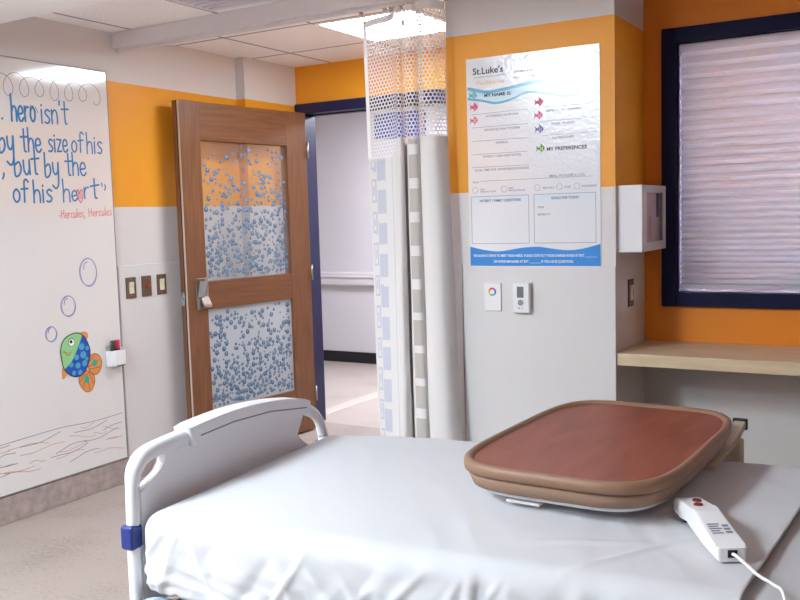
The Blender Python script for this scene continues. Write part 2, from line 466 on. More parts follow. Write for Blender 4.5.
for z0, z1, mt, dt, db, tr in ((1.076, 1.902, 'clear_film', 0.12, 1.0, 1500), (0.302, 0.911, 'frost_film', 0.15, 1.0, 1600)):
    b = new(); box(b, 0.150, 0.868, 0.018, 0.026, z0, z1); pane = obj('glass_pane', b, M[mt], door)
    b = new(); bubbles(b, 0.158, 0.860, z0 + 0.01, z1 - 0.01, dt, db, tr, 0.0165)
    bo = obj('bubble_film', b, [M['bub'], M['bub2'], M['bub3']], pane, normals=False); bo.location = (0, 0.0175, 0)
b = new(); box(b, 0.058, 0.152, -0.008, 0.0, 0.918, 1.100, 0.003); ph = obj('handle', b, M['steel'], door)
b = new(); prism(b, [(-0.012, 1.096), (-0.038, 1.085), (-0.016, 0.99), (-0.008, 0.985)], 0.066, 0.115, 'x', 0, 0.003); obj('paddle', b, M['chrome'], ph)
b = new(); prism(b, [(-0.008, 0.99), (-0.034, 0.945), (-0.038, 0.93), (-0.012, 0.922)], 0.092, 0.150, 'x', 0, 0.003); obj('paddle', b, M['steel'], ph)
b = new(); box(b, -0.004, 0.001, 0.024, 0.052, 0.945, 1.03, 0.001); box(b, -0.012, 0.0, 0.030, 0.046, 0.975, 1.0, 0.002); obj('latch', b, M['chrome'], door)
b = new(); box(b, -0.002, 0.0, 0.014, 0.022, 0.02, 2.12); obj('edge_seal', b, M['black'], door)
b = new(); box(b, -0.003, 0.0, 0.0, 0.012, 0.02, 2.12); obj('edge_guard', b, flat('pale edge guard', (190, 172, 160), 0.3), door)
for z in (0.25, 1.07, 1.88):
    b = new(); tube(b, [(1.058, -0.004, z - 0.05), (1.058, -0.004, z + 0.05)], 0.007); obj('hinge', b, M['steel'], door)

# window
b = new()
fw = 0.062
x0, x1, z0, z1 = 2.814, 4.50, 1.003, 2.189
for a in ((x0, x0 + fw, z0, z1), (x1 - fw, x1, z0, z1), (x0 + fw, x1 - fw, z0, z0 + fw), (x0 + fw, x1 - fw, z1 - fw, z1)):
    box(b, a[0], a[1], 3.968, 3.993, a[2], a[3], 0.003)
for a in ((WX0, WX0 + 0.012, WZ0, WZ1), (WX1 - 0.012, WX1, WZ0, WZ1), (WX0, WX1, WZ0, WZ0 + 0.012), (WX0, WX1, WZ1 - 0.012, WZ1)):
    box(b, a[0], a[1], 3.993, 4.15, a[2], a[3])
win = struct('window_1', b, M['navy_dark'])
b = new(); box(b, WX0 + 0.012, WX1 - 0.012, 4.10, 4.108, WZ0 + 0.012, WZ1 - 0.012); obj('window_glass', b, M['clear_plastic'], win)

# pleated shade
sh = thing('pleated_shade', 'pale pinkish pleated shade drawn down in the navy window frame', 'window shade', (3.655, 4.02, 2.118))
b = new(); z = 0.0; prof = []; k = 0
while z > -1.035:
    t = -z / 1.035
    pitch = 0.050 - 0.026 * min(1, t * 1.15)
    prof.append((-0.012 if k % 2 == 0 else 0.012 + 0.004 * t, z)); z -= pitch / 2; k += 1
prev = None
hw = 0.768
for y, zz in prof:
    cur = [b.verts.new((-hw + 2 * hw * i / 12, y + 0.0015 * math.sin(i * 1.7 + zz * 9), zz)) for i in range(13)]
    if prev:
        for i in range(12): b.faces.new((prev[i], prev[i + 1], cur[i + 1], cur[i]))
    prev = cur
so = obj('pleats', b, M['shade'], sh); sm = so.modifiers.new('thick', 'SOLIDIFY'); sm.thickness = 0.0012
b = new(); box(b, -hw, hw, -0.014, 0.014, -0.002, 0.016, 0.002); obj('head_rail', b, M['shade'], sh)
b = new(); box(b, -hw, hw, -0.013, 0.013, z - 0.002, z + 0.014, 0.003); obj('bottom_rail', b, M['shade'], sh)

# shelf in the recess
b = new(); box(b, 2.735, 5.49, 3.574, 3.990, 0.797, 0.847, 0.003)
tag(obj('wall_shelf', b, M['shelf']), 'pale wood laminate shelf spanning the recess under the window', 'shelf')

# ------------------------------------------------------------------ ceiling things
def lamp(name, label, x0, x1, y0, y1, z, m, grp=None):
    t = thing(name, label, 'ceiling light', ((x0 + x1) / 2, (y0 + y1) / 2, z), (0, 0, 0), grp)
    w, d = (x1 - x0) / 2, (y1 - y0) / 2
    b = new()
    for a in ((-w, w, -d, -d + 0.02), (-w, w, d - 0.02, d), (-w, -w + 0.02, -d + 0.02, d - 0.02), (w - 0.02, w, -d + 0.02, d - 0.02)): box(b, a[0], a[1], a[2], a[3], -0.006, 0.0)
    obj('frame', b, M['soffit'], t)
    b = new(); box(b, -w + 0.02, w - 0.02, -d + 0.02, d - 0.02, -0.004, -0.0005); obj('diffuser', b, m, t)
    return t
lamp('ceiling_light', 'bright square ceiling light shining behind the top of the curtain', 0.985, 1.585, 3.995, 4.60, CZ, M['lamp'])
lamp('ceiling_light', 'long ceiling light over the middle of the room', 1.0, 1.6, -0.50, 0.70, 2.62, M['lamp_room'])
lamp('ceiling_light', 'unseen ceiling light added for the poster glare, at the end of the room away from the door', 0.45, 1.35, -1.65, -1.05, 2.62, M['lamp_room'])  # unseen lamp, added so that the poster catches its glare
lamp('ceiling_light', 'ceiling light in the corridor beyond the door', 0.0, 1.2, 6.0, 6.6, CZ, M['lamp_corr'])
t = thing('ceiling_vent', 'pale square air vent set in the tiles in front of the beam', 'vent', (0.98, 3.24, CZ))
b = new(); box(b, -0.21, 0.21, -0.2, 0.2, -0.008, 0.0, 0.003); obj('vent_frame', b, M['beam'], t)
b = new()
for k in range(7): box(b, -0.17, 0.17, -0.165 + k * 0.05, -0.140 + k * 0.05, -0.013, -0.008, 0.002)
obj('louvre', b, flat('vent louvre', (200, 196, 210), 0.5), t)

# ------------------------------------------------------------------ whiteboard
WB0 = 1.0; WBz = 0.139
wb = thing('whiteboard', 'large white marker board covered in blue handwriting and drawings', 'whiteboard', (0.002, WB0, WBz), ON_LEFT)
WW, WH = 3.441 - WB0, 2.239 - WBz
b = new(); box(b, 0.004, WW - 0.004, 0.004, WH - 0.004, 0.001, 0.012); obj('writing_surface', b, M['board'], wb)
b = new(); box(b, 0, WW, WH - 0.005, WH, 0.0, 0.014); box(b, 0, WW, 0, 0.005, 0, 0.014); box(b, WW - 0.003, WW, 0.005, WH - 0.005, 0, 0.014); box(b, 0, 0.004, 0.005, WH - 0.005, 0, 0.014)
obj('edge_trim', b, M['grey_edge'], wb)
INK = 0.0125
G = {
 'h': (0.62, [[(0, 2.0), (0.02, 1), (0, 0)], [(0, .55), (.2, .95), (.45, .92), (.55, .6), (.56, 0)]]),
 'e': (0.62, [[(.04, .48), (.5, .55), (.48, .88), (.27, 1), (.05, .8), (.0, .4), (.18, .03), (.42, .03), (.6, .22)]]),
 'r': (0.5, [[(0, 1), (.02, 0)], [(.0, .55), (.18, .92), (.45, .95)]]),
 'o': (0.62, [[(.28, 1), (.05, .75), (.02, .3), (.25, 0), (.5, .2), (.55, .7), (.3, 1)]]),
 'i': (0.2, [[(.05, 1), (.06, 0)], [(.05, 1.35), (.08, 1.45)]]),
 's': (0.55, [[(.5, .88), (.27, 1), (.05, .8), (.24, .55), (.48, .3), (.3, .02), (0, .08)]]),
 'n': (0.62, [[(0, 1), (.02, 0)], [(.0, .55), (.2, .95), (.45, .92), (.55, .6), (.56, 0)]]),
 't': (0.5, [[(.22, 1.85), (.22, .9), (.24, .1), (.4, .0)], [(-.12, 1.08), (.6, 1.12)]]),
 'b': (0.62, [[(0, 2.0), (.0, 1), (.02, 0), (.35, .0), (.55, .4), (.4, .9), (.04, .7)]]),
 'y': (0.65, [[(0, 1), (.06, .35), (.28, .1), (.5, .4), (.56, 1)], [(.56, 1), (.52, -.5), (.25, -.95), (-.1, -.7)]]),
 'z': (0.58, [[(0, 1), (.52, .98)], [(.52, .98), (.02, .03)], [(.02, .03), (.55, .05)]]),
 'f': (0.5, [[(.62, 1.75), (.45, 2.0), (.25, 1.8), (.22, .9), (.2, 0)], [(-.05, 1.0), (.55, 1.08)]]),
 'u': (0.65, [[(0, 1), (.04, .3), (.25, .0), (.48, .3), (.52, 1)], [(.52, 1), (.55, 0)]]),
 'c': (0.55, [[(.5, .85), (.27, 1), (.04, .7), (.04, .3), (.25, 0), (.52, .15)]]),
 'l': (0.2, [[(.05, 2.0), (.06, 0)]]),
 'H': (0.85, [[(0, 1.9), (0, 0)], [(.65, 1.9), (.65, 0)], [(0, .95), (.65, .98)]]),
 "'": (0.2, [[(.08, 1.9), (.04, 1.5)]]), ',': (0.3, [[(.12, .1), (.1, -.15), (-.05, -.45)]]),
 '.': (0.3, [[(.05, .02), (.08, .08)]]), '-': (0.6, [[(.05, .55), (.45, .55)]]), ' ': (0.5, []),
}
def word(bm, s, Y0, Z0, Y1, Z1, xh, w, mi=0, lean=0.0):
    tot = sum(G[c][0] + 0.16 for c in s) - 0.16
    X0, X1 = Y0 - WB0, Y1 - WB0; kx = (X1 - X0) / tot; cur = 0.0
    for c in s:
        adv, st = G[c]
        for stroke in st:
            ps = []
            for (u, v) in stroke:
                if v > 1: v = 1 + (v - 1) * 0.76
                x = X0 + (cur + u + lean * v) * kx
                ps.append((x, Z0 - WBz + (Z1 - Z0) * (x - X0) / (X1 - X0) + v * xh))
            ribbon(bm, ps, w * 0.86, INK + random.uniform(0, 0.0004), mi)
        cur += adv + 0.16
b = new()
word(b, 'hero', 2.845, 1.935, 2.98, 1.942, 0.072, 0.013)
word(b, "isn't", 3.012, 1.936, 3.172, 1.944, 0.068, 0.011)
word(b, 'by', 2.765, 1.786, 2.848, 1.793, 0.07, 0.013)
word(b, 'the', 2.892, 1.792, 3.002, 1.794, 0.066, 0.012)
word(b, 'size', 3.045, 1.798, 3.162, 1.802, 0.062, 0.011)
word(b, 'of', 3.187, 1.803, 3.258, 1.806, 0.058, 0.010)
word(b, 'his', 3.284, 1.800, 3.386, 1.804, 0.062, 0.010)
word(b, ',', 2.775, 1.680, 2.79, 1.680, 0.05, 0.011)
word(b, 'but', 2.842, 1.676, 2.976, 1.686, 0.07, 0.012)
word(b, 'by', 3.016, 1.676, 3.10, 1.68, 0.066, 0.012)
word(b, 'the', 3.145, 1.684, 3.27, 1.686, 0.066, 0.011)
word(b, 'of', 2.825, 1.548, 2.905, 1.548, 0.062, 0.012)
word(b, 'his', 2.94, 1.545, 3.05, 1.549, 0.062, 0.012)
word(b, 'h', 3.116, 1.548, 3.160, 1.548, 0.066, 0.010)
word(b, 'e', 3.170, 1.553, 3.204, 1.556, 0.052, 0.010)
word(b, 'r', 3.250, 1.566, 3.282, 1.569, 0.058, 0.010)
word(b, 't', 3.300, 1.565, 3.340, 1.57, 0.062, 0.011)
for q in ([(3.366, 1.648), (3.37, 1.632)], [(3.388, 1.64), (3.392, 1.624), (3.384, 1.612)]): ribbon(b, [(p[0] - WB0, p[1] - WBz) for p in q], 0.008, INK)
word(b, '.', 2.79, 1.94, 2.80, 1.94, 0.05, 0.012)
obj('handwriting', b, M['ink_blue'], wb, normals=False)
b = new()
word(b, '-Hercules,', 3.078, 1.464, 3.247, 1.471, 0.025, 0.0045); obj('signature', b, M['ink_red'], wb, normals=False)
b = new(); word(b, 'Hercules', 3.272, 1.472, 3.425, 1.478, 0.025, 0.0045)
obj('signature', b, M['ink_red'], wb, normals=False)
b = new()
ribbon(b, [(p[0] - WB0, p[1] - WBz) for p in [(3.219, 1.592), (3.208, 1.612), (3.201, 1.596), (3.207, 1.57), (3.224, 1.545), (3.238, 1.575), (3.240, 1.60), (3.230, 1.612), (3.219, 1.592)]], 0.006, INK)
for k in range(4): ribbon(b, [(3.208 - WB0 + k * 0.007, 1.60 - WBz), (3.214 - WB0 + k * 0.006, 1.565 - WBz)], 0.003, INK)
obj('heart_drawing', b, M['ink_red'], wb, normals=False)
# flourishes along the top
b = new(); ps = []
for k in range(330):
    a = -k * 0.32; Yc = 1.55 + k * 0.32 / (2 * PI) * 0.088
    if Yc > 3.375 - WB0: break
    ps.append((Yc + 0.046 * math.cos(a), 2.112 - WBz + 0.012 * (k / 330 - 0.5) + (0.050 + 0.007 * math.sin(k * 0.11)) * math.sin(a)))
ribbon(b, ps, 0.003, INK, 0, 2)
for dx, dz, lx in ((2.955, 2.02, -0.006), (2.968, 2.018, 0.004), (2.982, 2.012, 0.012)): ribbon(b, [(dx - WB0, dz - WBz), (dx + lx - WB0, dz - 0.026 - WBz)], 0.004, INK)
obj('loop_border', b, M['ink_grey'], wb, normals=False)
# bubbles
b = new()
for Y, Z, r, ry in ((3.243, 1.182, 0.055, 0.072), (3.103, 1.017, 0.045, 0.052), (2.988, 0.886, 0.033, 0.037)):
    ring(b, Y - WB0, Z - WBz, r, 0.0045, INK, 0, 26, ry); ring(b, Y + 0.004 - WB0, Z - 0.003 - WBz, r * 0.97, 0.0025, INK + 0.0002, 0, 26, ry * 1.02)
    ribbon(b, [(Y - 0.5 * r - WB0, Z + 0.2 * ry - WBz), (Y - 0.4 * r - WB0, Z + 0.6 * ry - WBz), (Y - 0.05 * r - WB0, Z + 0.75 * ry - WBz)], 0.005, INK + 0.0003)
obj('bubble_drawing', b, M['ink_violet'], wb, normals=False)
# sand lines at the bottom
b = new()
for k in range(34):
    Y = random.uniform(2.2, 3.36); Z = random.uniform(0.18, 0.36) - 0.0; L = random.uniform(0.08, 0.28)
    Z += 0.02
    ps = [(Y - WB0 + L * i / 4, Z - WBz + 0.008 * math.sin(i * 1.3 + k) - 0.006 * i * (k % 3 - 1)) for i in range(5) if Y + L * i / 4 < 3.42]
    if len(ps) > 2: ribbon(b, ps, 0.003, INK, 0 if k % 3 else 1)
ribbon(b, [(1.0 + 0.2 * i - WB0 + 0.02, 0.395 - WBz + 0.006 * math.sin(i * 2.1)) for i in range(13) if 1.02 + 0.2 * i < 3.43], 0.003, INK, 1)
obj('sand_drawing', b, [M['ink_tan'], M['ink_grey']], wb, normals=False)
# fish
def fz(cx, cy):
    u, v = 40 + cx / 7.5, 320 + cy / 7.5
    return (3.117 + 0.0059 * (u - 70) - 0.0003 * (v - 332) - WB0, 0.88 - 0.0009 * (u - 70) - 0.0053 * (v - 332) - WBz)
def sm2(pts, n=5): return [(p.x, p.y) for p in smooth_pts([(q[0], q[1], 0) for q in pts], n, True)]
fm = [flat('fish green', (146, 204, 138), .5), flat('fish blue', (30, 78, 176), .5), flat('fish orange', (222, 146, 76), .5), M['teal'], M['ink_black'], flat('fish eye white', (240, 238, 236), .5), flat('fish sky', (70, 158, 196), .5), flat('fish red brown', (150, 74, 44), .5)]
b = new()
body = [(130, 230), (150, 160), (200, 115), (265, 95), (320, 120), (360, 190), (368, 250), (350, 330), (310, 395), (250, 418), (190, 395), (150, 340)]
for pts in ([(285, 100), (315, 84), (345, 88), (356, 115), (335, 142)], [(148, 345), (142, 425), (160, 432), (178, 405), (192, 380)]):
    poly(b, sm2([fz(*p) for p in pts]), INK - 0.0001, 2)
l1 = [(345, 300), (372, 262), (410, 245), (452, 268), (466, 325), (445, 385), (405, 403), (360, 375)]
l2 = [(335, 370), (395, 405), (404, 465), (378, 520), (335, 532), (292, 495), (273, 440), (300, 400)]
for l, c in ((l1, (405, 315)), (l2, (338, 440))):
    poly(b, sm2([fz(*p) for p in l]), INK, 2)
    cc = fz(*c); disc(b, cc[0], cc[1], 0.0175, INK + 0.0005, 3, 16, 0.0195)
    ribbon(b, [fz(*p) for p in l] + [fz(*l[0])], 0.0035, INK + 0.0006, 7)
for a, c in (((350, 350), (445, 290)), ((355, 365), (455, 345)), ((330, 400), (310, 505)), ((345, 395), (360, 520)), ((355, 385), (398, 470)), ((350, 320), (400, 260)), ((320, 400), (285, 460))):
    ribbon(b, [fz(*a), fz(*c)], 0.003, INK + 0.0003, 7)
poly(b, sm2([fz(*p) for p in body]), INK + 0.0008, 1)
face = [(130, 230), (150, 160), (200, 115), (265, 95), (305, 110), (285, 165), (255, 235), (215, 310), (165, 360), (145, 320)]
poly(b, sm2([fz(*p) for p in face]), INK + 0.001, 0)
for cx, cy, r in ((300, 195, 24), (345, 205, 16), (312, 255, 26), (258, 275, 20), (322, 318, 22), (268, 335, 22), (215, 330, 18), (235, 390, 17), (285, 385, 18), (340, 285, 14)):
    c = fz(cx, cy); disc(b, c[0], c[1], r * 0.00075, INK + 0.0012, 6, 14)
ribbon(b, [fz(*p) for p in body] + [fz(*body[0])], 0.005, INK + 0.0014, 4)
ribbon(b, [fz(*p) for p in [(305, 110), (285, 165), (255, 235), (215, 310), (165, 360)]], 0.003, INK + 0.0014, 6)
c = fz(216, 165); disc(b, c[0], c[1], 0.020, INK + 0.0016, 4, 18, 0.022); disc(b, c[0] + 0.001, c[1] - 0.001, 0.0175, INK + 0.0017, 5, 18, 0.019); disc(b, c[0] - 0.001, c[1] + 0.003, 0.009, INK + 0.0018, 4, 14)
ribbon(b, [fz(*p) for p in [(148, 238), (185, 244), (222, 234)]], 0.005, INK + 0.0016, 2)
ribbon(b, [fz(*p) for p in [(160, 230), (185, 262), (210, 250)]], 0.003, INK + 0.0016, 7)
obj('fish_drawing', b, fm, wb, normals=False)

# marker cup with three markers
mh = thing('marker_cup', 'small white marker cup fixed at the edge of the whiteboard beside the fish', 'marker holder', (0.0145, 3.385, 0.665), ON_LEFT)
b = new(); prism(b, [(-0.055, 0.0), (-0.05, 0.034), (-0.028, 0.05), (0.028, 0.05), (0.05, 0.034), (0.055, 0.0)], -0.0, 0.006, 'y')
for k, (p, q) in enumerate(zip([(-0.055, 0.0), (-0.05, 0.034), (-0.028, 0.05), (0.028, 0.05), (0.05, 0.034)], [(-0.05, 0.034), (-0.028, 0.05), (0.028, 0.05), (0.05, 0.034), (0.055, 0.0)])):
    d = Vector((q[0] - p[0], q[1] - p[1])); nn = Vector((d.y, -d.x)).normalized() * 0.003
    prism(b, [p, q, (q[0] + nn.x, q[1] + nn.y), (p[0] + nn.x, p[1] + nn.y)], 0.0, 0.085, 'y')
box(b, -0.055, 0.055, 0, 0.095, 0.0, 0.002)
obj('cup_body', b, M['white_plastic'], mh)
for k, (nm, rgb, Y) in enumerate((('dark green', (30, 74, 56), 3.352), ('dark red', (150, 30, 48), 3.374), ('pink', (214, 52, 110), 3.395))):
    m = thing('marker', nm + ' marker standing in the white cup on the board', 'marker', (0.0395, Y, 0.674), (0, 0, 0))
    b = new(); lathe(b, [(0.0075, 0), (0.0085, 0.004), (0.0085, 0.082), (0.006, 0.084)], 14); obj('barrel', b, M['white_plastic'], m)
    b = new(); lathe(b, [(0.0095, 0.084), (0.0098, 0.088), (0.0092, 0.128), (0.007, 0.131)], 14); obj('cap', b, flat('marker cap ' + nm, rgb, 0.4), m)
    b = new(); lathe(b, [(0.0088, 0.076), (0.0088, 0.0838)], 14); obj('collar', b, M['black'], m)

# ------------------------------------------------------------------ wall plates
def plate(name, label, cat, loc, rot, kind, group=None):
    t = thing(name, label, cat, loc, rot, group)
    b = new(); box(b, -0.036, 0.036, 0, 0.116, 0, 0.006, 0.002); obj('cover_plate', b, M['brown_plate'], t)
    if kind == 'rocker':
        b = new(); prism(b, [(0.026, 0.006), (0.09, 0.006), (0.09, 0.012), (0.058, 0.008), (0.026, 0.010)], -0.0165, 0.0165, 'x'); obj('rocker', b, M['ivory'], t)
    else:
        b = new(); lathe(b, [(0.010, 0.006), (0.010, 0.014), (0.008, 0.016)], 18, 'z', (0.004, 0.06, 0)); obj('push_button', b, M['red'], t)
    for y in (0.014, 0.102):
        b = new(); lathe(b, [(0.003, 0.006), (0.0026, 0.0072)], 10, 'z', (0, y, 0)); obj('screw', b, M['steel'], t)
    return t
plate('light_switch', 'brown switch plate with ivory rocker, next to the whiteboard edge', 'light switch', (0.006, 3.537, 1.017), ON_LEFT, 'rocker')
plate('call_button', 'brown wall plate with a red button between two rocker switches', 'call button', (0.006, 3.652, 1.018), ON_LEFT, 'button')
plate('light_switch', 'brown switch plate with ivory rocker, next to the open door', 'light switch', (0.006, 3.768, 1.019), ON_LEFT, 'rocker')
plate('light_switch', 'brown switch plate on the return wall under the glove dispenser', 'light switch', (2.733, 3.77, 1.02), ON_LEFT, 'rocker')

# nurse control plate and thermostat on the poster wall
t = thing('control_plate', 'flat white control plate with a small rainbow ring under the poster', 'control panel', (2.192, 3.566, 1.007), ON_BACK)
b = new(); box(b, -0.04, 0.04, 0, 0.121, 0, 0.009, 0.002); obj('cover_plate', b, M['white_plastic'], t)
cols = [(226, 60, 60), (236, 140, 50), (232, 212, 70), (90, 186, 84), (60, 190, 190), (60, 110, 210), (70, 60, 170), (190, 60, 170)]
b = new(); n = 48
for k in range(n):
    a0, a1 = 2 * PI * k / n + PI / 2, 2 * PI * (k + 1) / n + PI / 2
    f = b.faces.new([b.verts.new((r * math.cos(a), 0.083 + r * math.sin(a), 0.0095)) for r, a in ((0.0105, a0), (0.0185, a0), (0.0185, a1), (0.0105, a1))]); f.material_index = k * 8 // n
obj('colour_ring', b, [flat('ring colour %d' % i, c, 0.4) for i, c in enumerate(cols)], t, normals=False)
t = thing('thermostat', 'white thermostat box with a dark display and round knob under the poster', 'thermostat', (2.333, 3.566, 1.003), ON_BACK)
b = new(); box(b, -0.038, 0.038, 0, 0.128, 0, 0.030, 0.006, 0, 3); obj('case', b, M['white_plastic'], t)
b = new(); box(b, -0.017, 0.013, 0.066, 0.113, 0.0295, 0.0308, 0.0004); obj('display', b, flat('grey lcd', (104, 104, 108), 0.3), t)
b = new(); lathe(b, [(0.0125, 0.0295), (0.0125, 0.032), (0.011, 0.0335)], 24, 'z', (-0.001, 0.045, 0)); obj('knob', b, flat('knob grey', (140, 138, 142), 0.4), t)
b = new(); disc(b, -0.009, 0.021, 0.004, 0.0304); disc(b, 0.006, 0.021, 0.0025, 0.0304); obj('indicator', b, flat('indicator grey', (150, 150, 156), 0.4), t, normals=False)

# glove dispenser on the return wall
GX = 2.733
t = thing('wall_mounted_glove_dispenser', 'white glove dispenser box with clear front on the return wall beside the window', 'glove dispenser', (GX, 3.593, 1.257), ON_LEFT)
b = new(); W_, H_, D_ = 0.372, 0.268, 0.097
box(b, 0, W_, 0, H_, 0, 0.004); box(b, 0, 0.006, 0, H_, 0.004, D_); box(b, W_ - 0.006, W_, 0, H_, 0.004, D_); box(b, 0.006, W_ - 0.006, 0, 0.006, 0.004, D_); box(b, 0.006, W_ - 0.006, H_ - 0.006, H_, 0.004, D_)
obj('case', b, M['white_plastic'], t)
b = new(); box(b, 0, 0.07, 0, H_, D_, D_ + 0.004, 0.001); box(b, W_ - 0.04, W_, 0, H_, D_, D_ + 0.004, 0.001); box(b, 0.07, W_ - 0.04, 0, 0.036, D_, D_ + 0.004, 0.001); box(b, 0.07, W_ - 0.04, H_ - 0.03, H_, D_, D_ + 0.004, 0.001)
obj('front_bezel', b, M['white_plastic'], t)
b = new(); box(b, 0.0705, W_ - 0.0405, 0.0365, H_ - 0.0305, D_ + 0.001, D_ + 0.002); obj('clear_cover', b, M['clear_plastic'], t)
for k, (nm, rgb, band) in enumerate((('grey white', (196, 190, 192), (170, 164, 172)), ('pale pink', (222, 196, 200), (214, 150, 160)), ('pink and white with a navy flap', (224, 206, 208), (46, 52, 98)))):
    g = thing('glove_box', nm + ' glove box standing inside the clear fronted dispenser', 'glove box', (GX + 0.006, 3.604 + 0.006 + k * 0.117, 1.2635), ON_LEFT)
    b = new(); box(b, 0, 0.113, 0, 0.24, 0, 0.075, 0.002); obj('carton', b, flat('carton ' + nm, rgb, 0.6), g)
    b = new(); box(b, 0.04, 0.075, 0.1 + (0.03 if k == 2 else -0.06), 0.205 + (0.025 if k == 2 else -0.07), 0.0752, 0.0765); obj('flap', b, flat('flap ' + nm, band, 0.6), g)

# ------------------------------------------------------------------ poster
ps_ = thing('wall_poster', 'glossy laminated patient information poster with blue waves on the orange wall', 'poster', (2.083, 3.571, 1.2), ON_BACK)
PW, PH = 0.590, 0.890
b = new(); box(b, 0, PW, 0, PH, 0, 0.0022); obj('poster_sheet', b, M['paper'], ps_)
Z1 = 0.0026
b = new()
top = smooth_pts([(0.004, .770, 0), (.06, .756, 0), (.11, .748, 0), (.2, .756, 0), (.292, .768, 0), (.38, .770, 0), (.45, .752, 0), (.52, .748, 0), (.585, .760, 0)], 5)
bot = smooth_pts([(0.004, .719, 0), (.062, .708, 0), (.137, .691, 0), (.21, .701, 0), (.278, .722, 0), (.358, .712, 0), (.444, .692, 0), (.516, .698, 0), (.585, .722, 0)], 5)
for i in range(len(top) - 1):
    b.faces.new([b.verts.new((q.x, q.y, Z1)) for q in (bot[i], bot[i + 1], top[i + 1], top[i])]).material_index = 0
ribbon(b, [(p.x, p.y + 0.004) for p in bot], 0.009, Z1 + 0.0002, 1, 0, caps=False)
ribbon(b, [(p.x, p.y - 0.004) for p in top], 0.014, Z1 + 0.0002, 1, 0, caps=False)
obj('wave_band', b, [flat('poster wave pale', (196, 224, 238), 0.16, 0.7), M['p_sky_deep']], ps_, normals=False)
b = new()
ft = smooth_pts([(0.002, .086, 0), (.072, .071, 0), (.143, .065, 0), (.236, .078, 0), (.318, .083, 0), (.393, .073, 0), (.458, .068, 0), (.523, .076, 0), (.588, .093, 0)], 5)
poly(b, [(0.002, 0.002)] + [(0.588, 0.002)] + [(p.x, p.y) for p in reversed(ft)], Z1)
obj('footer_band', b, M['p_blue'], ps_, normals=False)

for nm, s, x, y, w, h, zz, bo in (('logo_lettering', "St.Luke's", .031, .822, .141, .027, Z1, 0.02), ('heading', 'MY NAME IS:', .083, .724, .125, .0135, Z1 + 0.0006, 0.03), ('heading', 'MY PREFERENCES', .363, .480, .172, .0145, Z1, 0.03),
    ('heading', 'PATIENT / FAMILY QUESTIONS', .053, .278, .190, .0105, Z1, 0.02), ('heading', 'GOALS FOR TODAY', .380, .280, .120, .0105, Z1, 0.02)):
    b = new(); text(b, s, x, y, w, h, zz, 0, bo); obj(nm, b, M['p_navy'], ps_, normals=False)
for s, x, y, w, h in (('UNIVERSITY HEALTH NETWORK', .036, .807, .15, .005), ('ROOM # & EXT.', .222, .812, .095, .008), ('Date:', .221, .789, .03, .008), ('Time:', .29, .789, .03, .008),
    ('ATTENDING PHYSICIAN', .089, .638, .148, .009), ('ADVANCED PRACTITIONER', .080, .581, .166, .009), ('NURSE(S)', .133, .524, .056, .009), ('PATIENT CARE ASSISTANT(S)', .073, .468, .175, .009),
    ('GOAL TIME FOR TRANSFER/DISCHARGE', .032, .411, .25, .009), ('Date:', .022, .361, .028, .008), ('RESPIRATORY THERAPIST', .360, .639, .156, .009), ('SOCIAL WORKER', .384, .585, .1, .009), ('NUTRITIONIST', .388, .527, .094, .009),
    ('MEAL HOTLINE X 1122', .373, .371, .152, .010), ('FALL', .056, .329, .024, .007), ('PRECAUTIONS', .056, .319, .074, .007), ('SKIN', .187, .330, .024, .007), ('PRECAUTIONS', .187, .320, .076, .007),
    ('BED REST', .344, .324, .050, .008), ('CHAIR', .436, .325, .030, .008), ('INDEPENDENT', .512, .325, .064, .008), ('PAIN', .320, .244, .027, .009), ('MOBILITY', .320, .214, .056, .009)):
    b = new(); text(b, s, x, y, w, h, Z1, 0, 0.012); obj('caption', b, M['p_grey'], ps_, normals=False)
b = new()
for x0, y0, x1, y1 in ((.023, .654, .282, .658), (.021, .598, .281, .598), (.020, .540, .280, .540), (.019, .483, .279, .484), (.018, .428, .283, .427), (.345, .659, .570, .658), (.335, .602, .569, .602), (.345, .543, .577, .545), (.055, .368, .555, .368)):
    ribbon(b, [(x0, y0), (x1, y1)], 0.0016, Z1, 0, 0, caps=False)
for x in (.032, .167, .319, .416, .491): ring(b, x, .330, .0125, 0.0014, Z1)
for x0, x1, y0, y1 in ((.012, .279, .0985, .302), (.303, .570, .0985, .302)):
    for q in ([(x0, y0), (x1, y0)], [(x1, y0), (x1, y1)], [(x1, y1), (x0, y1)], [(x0, y1), (x0, y0)]): ribbon(b, q, 0.002, Z1, 0, 0, caps=False)
obj('ruled_lines', b, M['p_grey'], ps_, normals=False)
b = new()
for x0, x1 in ((.0135, .2775), (.3045, .5685)): poly(b, [(x0, .272), (x1, .272), (x1, .300), (x0, .300)], Z1 - 0.0002)
obj('heading_strip', b, flat('poster heading tint', (210, 218, 230), 0.4), ps_, normals=False)
b = new(); text(b, 'Pediatrics', .049, .776, .127, .018, Z1, 0, 0.0); obj('department_lettering', b, M['p_orange'], ps_, normals=False)
b = new()
text(b, 'WE ALWAYS STRIVE TO MEET YOUR NEEDS. PLEASE CONTACT YOUR CHARGE NURSE AT EXT. ________', .018, .041, .555, .0105, Z1 + 0.0004, 0, 0.015)
text(b, 'OR NURSE MANAGER AT EXT. ________ IF YOU HAVE QUESTIONS.', .114, .016, .360, .0105, Z1 + 0.0004, 0, 0.015)
obj('footer_lettering', b, M['p_white'], ps_, normals=False)
